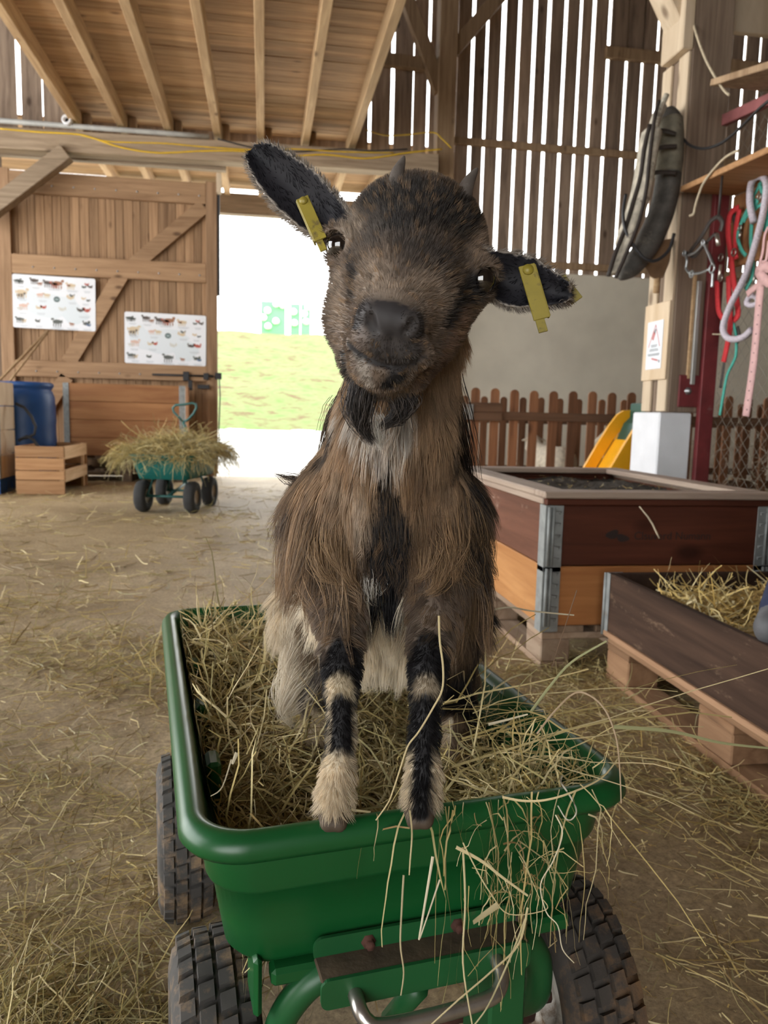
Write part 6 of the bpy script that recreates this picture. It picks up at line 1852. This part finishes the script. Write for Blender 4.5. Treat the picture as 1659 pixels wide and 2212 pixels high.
gme = bpy.data.meshes.new('goat_kid')
gme.from_pydata(GV.tolist(), [], GQ.tolist())
gme.polygons.foreach_set('use_smooth', np.ones(len(GQ), bool))
ca = gme.attributes.new('col', 'FLOAT_COLOR', 'POINT')
ca.data.foreach_set('color', np.concatenate([np.clip(Ccol * .8, 0, 1), np.ones((len(GV), 1))], 1).astype(np.float32).ravel())
gme.update()
M['goat_skin'] = attr_mat('goat_skin', 'col', .62, .3)
goat = tag(link('goat_kid', gme, M['goat_skin']), 'shaggy brown and black goat kid standing with forefeet on the rim of the green cart', 'goat')

# eyes, horns, ear tags
m, nt, b = new_mat('goat_eye'); b.inputs['Base Color'].default_value = (.006, .0045, .004, 1); b.inputs['Roughness'].default_value = .04; b.inputs['Specular IOR Level'].default_value = .8
b.inputs['Coat Weight'].default_value = 1; b.inputs['Coat Roughness'].default_value = .02; M['goat_eye'] = m
for (x, y, d), s in EYES:
    c = gp(x, y, d) + (HFv * .62 + HXv * s * .78) * .0036
    MB().lathe([(.0120 * math.sin(a), .0120 * math.cos(a)) for a in np.linspace(0, math.pi, 16)], c, HFv * .62 + HXv * s * .78, 24).build('eye', M['goat_eye'], goat)
for root, tip in (((856, 402), (873, 338)), ((1000, 424), (1031, 364))):
    a = surf(*root) - HFv * .010; b_ = gp(*tip, float((a - CP) @ FW) + .004); e = (a + b_) / 2 - RT * .002
    MB().tube(smooth([a - (b_ - a) * .35 - HFv * .006, a, e, b_], 5), np.interp(np.linspace(0, 1, 16), [0, .3, .7, 1], [.011, .0095, .006, .0012]), 12).build('horn', M['horn'], goat)


def eartag(p0, p1, d0, d1, w, fold, back):
    """a folded yellow plastic ear tag: front leaf, narrow tongue and rear leaf"""
    a, b_ = gp(*p0, d0), gp(*p1, d1); u = (b_ - a); L = np.linalg.norm(u); u /= L
    n = HFv - u * (HFv @ u); n /= np.linalg.norm(n); s = np.cross(u, n)
    R3 = np.column_stack([s, u, n])
    mb = MB()
    mb.box(a + u * L * .42 + n * .003, (w, L * .84, .0018), R3, .0004)
    mb.box(a + u * L * .42 + n * .000 + s * fold * w * .5, (.0016, L * .80, .007), R3, .0003)
    mb.box(a + u * L * .93 + n * .002 + s * w * .12, (w * .55, L * .20, .0016), R3, .0003)
    mb.lathe([(0, .0015), (w * .32, .001), (w * .34, -.001), (0, -.0015)], a + u * L * .08 + n * .0045, n, 14)
    o = mb.build('ear_tag', M['tag_yellow'], goat)
    q0, q1 = gp(*back[0], max(d0, d1) + .020), gp(*back[1], max(d0, d1) + .018); uu = q1 - q0; l2 = np.linalg.norm(uu); uu /= l2
    nn = HFv - uu * (HFv @ uu); nn /= np.linalg.norm(nn); ss = np.cross(uu, nn)
    MB().box((q0 + q1) / 2, (w * .8, l2, .0018), np.column_stack([ss, uu, nn]), .0004).build('rear_leaf', M['tag_yellow'], o)


eartag((654, 432), (702, 540), .690, .672, .0115, 1, ((618, 334), (682, 390)))
eartag((1136, 576), (1176, 714), .672, .664, .0145, -1, ((1208, 600), (1247, 650)))

# ---------------------------------------------------------------- fur
tri = np.concatenate([GQ[:, [0, 1, 2]], GQ[:, [0, 2, 3]]])
ar = np.linalg.norm(np.cross(GV[tri[:, 1]] - GV[tri[:, 0]], GV[tri[:, 2]] - GV[tri[:, 0]]), axis=1) / 2
ttag = GT[tri[:, 0]]; tin = EarInside[tri[:, 0]]
NOSEP = gp(842, 700, .57)


def fur(name, mask, dens, length, lj, rad, dirfn, tilt, grav, clump, nclump, npts, var=.3, wave=0.0, lenfn=None, tipcol=None, tipamt=0.0, push=True, wild=.12, wavy=0.0):
    w = ar * mask; A = w.sum()
    if A <= 0: return None
    n = max(20, int(A * dens)); k = rng.choice(len(tri), n, p=w / A)
    u, v = rng.random(n), rng.random(n); f = u + v > 1; u[f], v[f] = 1 - u[f], 1 - v[f]
    T = tri[k]; bw = np.stack([1 - u - v, u, v], 1)[:, :, None]
    P0 = (GV[T] * bw).sum(1); N = (GN[T] * bw).sum(1); N /= np.linalg.norm(N, axis=1, keepdims=True) + 1e-9
    C = (Ccol[T] * bw).sum(1)
    D = dirfn(P0, N); D = D - N * (D * N).sum(1, keepdims=True); D /= np.linalg.norm(D, axis=1, keepdims=True) + 1e-9
    D = D + N * tilt + rng.normal(size=(n, 3)) * wild
    if wave > 0:
        q = P0 * 38
        D += wave * np.stack([np.sin(q[:, 2] + 2 * np.sin(q[:, 0])), np.sin(q[:, 0] * 1.3 + q[:, 2]), .3 * np.sin(q[:, 1])], 1)
    D /= np.linalg.norm(D, axis=1, keepdims=True)
    L = length * (1 + lj * rng.uniform(-1, 1, n))
    if lenfn is not None: L = L * lenfn(P0, N)
    P = np.zeros((n, npts, 3)); P[:, 0] = P0 - N * .0008; d = D.copy()
    for s in range(1, npts):
        P[:, s] = P[:, s - 1] + d * (L / (npts - 1))[:, None]
        if push:
            sd = G.sample(P[:, s]); g_ = G.grad(P[:, s]); need = .0012 + .0025 * s / npts * min(1, length / .03)
            mv = np.clip(need - sd, 0, .02)[:, None]; P[:, s] += g_ * mv
            d = P[:, s] - P[:, s - 1]; d /= np.linalg.norm(d, axis=1, keepdims=True) + 1e-9
        d = d + np.array([0, 0, -grav]); d += rng.normal(size=(n, 3)) * wild * .4; d /= np.linalg.norm(d, axis=1, keepdims=True)
    gcol = np.ones(n)
    S_ = np.cross(D, N); S_ /= np.linalg.norm(S_, axis=1, keepdims=True) + 1e-9; D0 = S_
    if clump > 0 and nclump > 0:
        ng = max(4, int(n / nclump)); gi = rng.choice(n, ng, replace=False); kd = kdtree.KDTree(ng)
        for j, i in enumerate(gi): kd.insert(Vector(P0[i]), j)
        kd.balance(); own = np.array([kd.find(Vector(p))[1] for p in P0]); gg = gi[own]
        t = (np.linspace(0, 1, npts) ** 1.3)[None, :, None] * clump
        P = P * (1 - t) + P[gg] * t + 0
        if wavy > 0:
            tt = np.linspace(0, 1, npts)[None, :]; ph = rng.uniform(0, 6.28, ng)[own][:, None]; fq = rng.uniform(.7, 1.5, ng)[own][:, None]; am = rng.uniform(.3, 1.2, ng)[own][:, None]
            P = P + D0[gg][:, None, :] * (wavy * am * tt * (np.sin(6.28 * fq * tt + ph) - np.sin(ph)))[:, :, None]
        gv = rng.uniform(1 - var, 1 + var, ng); gcol = gv[own]
        # tawny and dark locks
        lk = rng.random(ng); C = np.where((lk[own] > .80)[:, None], C * .55 + np.array((.30, .19, .10)) * .45, C) if tipcol is not None else C
    col = C * (gcol * rng.uniform(1 - var, 1 + var, n))[:, None]
    if tipcol is not None:
        z = rng.random(n) < .5; col[z] = col[z] * (1 - tipamt) + np.array(tipcol) * tipamt * rng.uniform(.6, 1.2, (z.sum(), 1))
    return strand_object(name, P, rad, np.clip(col, .003, 1))


def strand_object(name, P, rad, col, mat=None):
    n, npts = P.shape[:2]
    hc = bpy.data.hair_curves.new(name)
    hc.add_curves([npts] * n)
    hc.attributes['position'].data.foreach_set('vector', P.astype(np.float32).ravel())
    r = hc.attributes.get('radius') or hc.attributes.new('radius', 'FLOAT', 'POINT')
    rr = np.tile(np.interp(np.linspace(0, 1, npts), [0, .5, 1], [1, .85, .12]), (n, 1)) * rad * rng.uniform(.7, 1.25, (n, 1))
    r.data.foreach_set('value', rr.astype(np.float32).ravel())
    c = hc.attributes.new('col', 'FLOAT_COLOR', 'CURVE')
    c.data.foreach_set('color', np.concatenate([col, np.ones((n, 1))], 1).astype(np.float32).ravel())
    o = bpy.data.objects.new(name, hc); COL.objects.link(o); hc.materials.append(mat or M['fur'])
    o.parent = goat; o['kind'] = 'stuff'
    return o


m, nt, b = new_mat('fur')
at = nd(nt, 'ShaderNodeAttribute'); at.attribute_name = 'col'
nt.links.new(at.outputs['Color'], b.inputs['Base Color']); b.inputs['Roughness'].default_value = .45; b.inputs['Specular IOR Level'].default_value = .35
tl = nd(nt, 'ShaderNodeBsdfTranslucent'); nt.links.new(at.outputs['Color'], tl.inputs['Color'])
mx = nd(nt, 'ShaderNodeMixShader'); mx.inputs[0].default_value = .40
nt.links.new(b.outputs[0], mx.inputs[1]); nt.links.new(tl.outputs[0], mx.inputs[2]); nt.links.new(mx.outputs[0], nt.nodes['Material Output'].inputs['Surface'])
M['fur'] = m

DOWN = np.array([0, 0, -1.0])


def d_down(P, N): return np.tile(DOWN, (len(P), 1)) + np.stack([(P[:, 0] - .12) * -.8, P[:, 1] * 0, P[:, 0] * 0], 1)


def d_head(P, N):
    q = P - NOSEP; return q / np.linalg.norm(q, axis=1, keepdims=True) + HUv * .15


def d_ear(P, N):
    D = np.zeros_like(P)
    for a, u, v, w, L, *_ in EARS:
        q = P - a; near = (np.linalg.norm(q - np.outer(np.clip(q @ u, 0, L), u), axis=1) < .06)
        D[near] = u + np.outer(np.sign(q[near] @ v), v) * .8
    D[np.linalg.norm(D, axis=1) < .1] = DOWN
    return D


def pxy(P):
    d = (P - CP) @ FW
    return IW / 2 + F_PX * ((P - CP) @ RT) / d, IH / 2 - F_PX * ((P - CP) @ UP) / d


def len_trunk(P, N):
    x, y = pxy(P)
    mid = np.exp(-((x - 838) / 60) ** 2) * np.exp(-((y - 1140) / 150) ** 2)
    return np.clip(.55 + .55 * np.clip(np.abs(x - 838) / 140, 0, 1) + .25 * np.clip((y - 1050) / 200, 0, 1), .4, 1.4) * (1 - .72 * mid)


is_ = lambda *a: np.isin(ttag, a).astype(float)


def len_head(P, N):
    q = np.linalg.norm(P - gp(840, 745, .575), axis=1)
    return np.clip((q - .018) / .075, .28, 1.0)


tx = gx[tri[:, 0]]; ty = gy[tri[:, 0]]; tdp = gd[tri[:, 0]]
bare = np.ones(len(tri))
for (ex, ey) in ((741, 536), (1033, 606)):
    bare *= np.clip((np.hypot(tx - ex, ty - ey) - 15) / 8, 0.0, 1)
for (ax_, ay_), (bx_, by_) in zip(mouth[:-1], mouth[1:]):
    t_ = np.clip(((tx - ax_) * (bx_ - ax_) + (ty - ay_) * (by_ - ay_)) / ((bx_ - ax_) ** 2 + (by_ - ay_) ** 2), 0, 1)
    bare *= np.clip((np.hypot(tx - ax_ - t_ * (bx_ - ax_), ty - ay_ - t_ * (by_ - ay_)) - 3) / 7, 0.05, 1)
shag = np.clip((np.abs(tx - 838) - 58) / 45, 0, 1) * np.clip((ty - 1000) / 80, .15, 1)


def d_lock(P, N):
    D = np.tile(DOWN, (len(P), 1)); q = P[:, 0] - .125; D[:, 0] -= np.sign(q) * np.maximum(np.abs(q) - .045, 0) * 11; return D
fur('fur_head', is_(HEAD) * bare, 520000, .0072, .4, .00021, d_head, .22, .0, .35, 9, 4, var=.40, tipcol=(.36, .30, .24), tipamt=.15, wild=.16, lenfn=len_head)
fur('fur_muzzle', is_(NOSE), 260000, .0019, .4, .00020, d_head, .20, .0, 0, 0, 3, var=.3)
fur('fur_ears', is_(EAR) * (1 - tin * .75), 380000, .0062, .5, .00022, d_ear, .22, .0, .2, 8, 4, var=.3, wild=.2)
fur('fur_neck', is_(NECK), 230000, .034, .35, .00033, d_down, .30, .10, .55, 24, 7, var=.3, wave=.12, tipcol=(.34, .23, .14), tipamt=.25)
fur('fur_trunk', is_(TORSO), 200000, .050, .35, .00031, d_down, .12, .12, .62, 26, 8, wavy=.003, var=.38, wave=.20, lenfn=len_trunk, tipcol=(.33, .21, .12), tipamt=.30)
fur('fur_locks', is_(TORSO) * shag, 64000, .072, .35, .00034, d_lock, .15, .13, .86, 46, 14, var=.60, wave=.45, wavy=.0075, lenfn=len_trunk, tipcol=(.42, .27, .14), tipamt=.55, wild=.18)
fur('fur_belly', is_(BELLY), 160000, .050, .4, .00036, d_down, .45, .10, .6, 26, 7, var=.12, wave=.15)
fur('fur_upper_legs', is_(ULEG), 320000, .012, .4, .00027, d_down, .12, .08, .6, 22, 6, var=.3, wave=.12, tipcol=(.30, .22, .15), tipamt=.2)
fur('fur_shanks', is_(LLEG), 520000, .0068, .35, .00022, d_down, .08, .02, .4, 12, 4, var=.25, wild=.08)
fur('fur_pasterns', is_(FOOT), 480000, .0125, .35, .00026, d_down, .10, .04, .45, 14, 5, var=.2, wild=.12)
fur('fur_hind_legs', is_(HLEG), 170000, .052, .4, .00036, d_down, .35, .12, .65, 28, 7, var=.2, wave=.15, lenfn=lambda P, N: np.where(P[:, 2] < .455, .35, 1.0))


def lock(pts, n, r0, r1, rad, c0, c1, npts=12, name='beard'):
    """a hand-laid tuft of hair along a path"""
    Q = np.array(smooth(pts, 6)); idx = np.linspace(0, len(Q) - 1, npts); c = np.stack([np.interp(idx, np.arange(len(Q)), Q[:, k]) for k in range(3)], 1)
    o = rng.normal(size=(n, 1, 3)); prof = np.interp(np.linspace(0, 1, npts), [0, .3, .8, 1], [r0, r0 * 1.1, r1 * 1.2, r1])[None, :, None]
    cutf = rng.uniform(.7, 1.0, n)
    P = np.zeros((n, npts, 3))
    for i in range(n):
        t = np.linspace(0, cutf[i], npts) * (npts - 1)
        P[i] = np.stack([np.interp(t, np.arange(npts), c[:, k]) for k in range(3)], 1)
    P = P + o * prof + rng.normal(size=(n, npts, 3)) * .0003
    m_ = rng.random((n, 1)) ** 1.5
    return strand_object(name, P, rad, np.clip(np.array(c0) * (1 - m_) + np.array(c1) * m_, .003, 1))


lock(px((782, 838, .625), (776, 868, .63), (778, 905, .64), (790, 935, .65), (808, 962, .655)), 420, .0052, .0018, .00028, (.014, .013, .014), (.16, .14, .13))
lock(px((860, 842, .635), (874, 868, .635), (866, 892, .64), (842, 908, .65), (822, 925, .655)), 420, .0050, .0020, .00028, (.014, .013, .014), (.14, .12, .11))
lock(px((805, 915, .66), (815, 945, .66), (822, 972, .665)), 160, .0050, .0018, .00026, (.45, .42, .38), (.66, .62, .56), name='throat_tuft')
# black fringe along the back, seen past the neck on both sides
lock(px((750, 872, .78), (733, 905, .80), (716, 955, .82), (700, 1005, .84)), 380, .006, .005, .00032, (.014, .012, .012), (.13, .085, .05), name='mane')
lock(px((955, 840, .76), (976, 930, .79), (994, 1010, .81), (1006, 1080, .82)), 650, .0065, .006, .00032, (.012, .011, .011), (.06, .04, .03), name='mane')
lock(px((650, 1040, .84), (620, 1032, .84), (590, 1022, .84)), 40, .004, .0010, .00028, (.03, .022, .02), (.14, .10, .07), name='side_tuft')
lock(px((1020, 1230, .83), (1038, 1300, .83), (1040, 1360, .83), (1042, 1400, .83)), 90, .004, .001, .0003, (.03, .02, .015), (.16, .10, .06), name='side_tuft')
lock(px((700, 1400, 1.04), (672, 1470, 1.03), (650, 1520, 1.02), (668, 1560, 1.02)), 160, .006, .002, .0003, (.10, .08, .075), (.36, .32, .28), name='side_tuft')
# cream shag of the flank and thigh, image left, and of the belly
for k in range(9):
    x0 = 668 - 3 * k; y0 = 1262 + 26 * k
    lock(px((x0 + 8, y0, 1.03), (x0 - 16, y0 + 34, 1.01), (x0 - 34, y0 + 72, 1.0), (x0 - 50 + 22 * (k % 3), y0 + 104, 1.0)), 130, .010, .0035, .00034, (.62, .54, .42), (.80, .74, .62), name='flank_shag')
for k in range(7):
    x0 = 775 + 19 * k
    lock(px((x0, 1360, .98), (x0 + (k - 3) * 3, 1410, .97), (x0 + (k - 3) * 7, 1450 + 8 * (k % 2), .965), (x0 + (k - 3) * 9, 1478, .965)), 110, .009, .003, .00034, (.62, .54, .40), (.82, .76, .64), name='belly_shag')


def on_coat(pts, lift=.010):
    return [surf(x, y) + HFv * lift * k for k, (x, y) in zip((.3, .8, 1.0, 1.1), pts)]


lock(on_coat(((796, 1252), (799, 1272), (808, 1292), (822, 1300)), .014), 95, .0055, .0014, .0003, (.60, .57, .52), (.76, .72, .66), name='chest_tuft')
for x0, y0 in ((728, 1150), (752, 1180), (922, 1165), (945, 1195), (968, 1160), (700, 1170)):
    s_ = 1 if x0 < 838 else -1
    lock(on_coat(((x0 - s_ * 10, y0), (x0 - s_ * 8, y0 + 40), (x0 + s_ * 6, y0 + 72), (x0 + s_ * 30, y0 + 84)), .016), 130, .0055, .0022, .00027, (.18, .115, .065), (.44, .30, .17), name='chest_tuft')
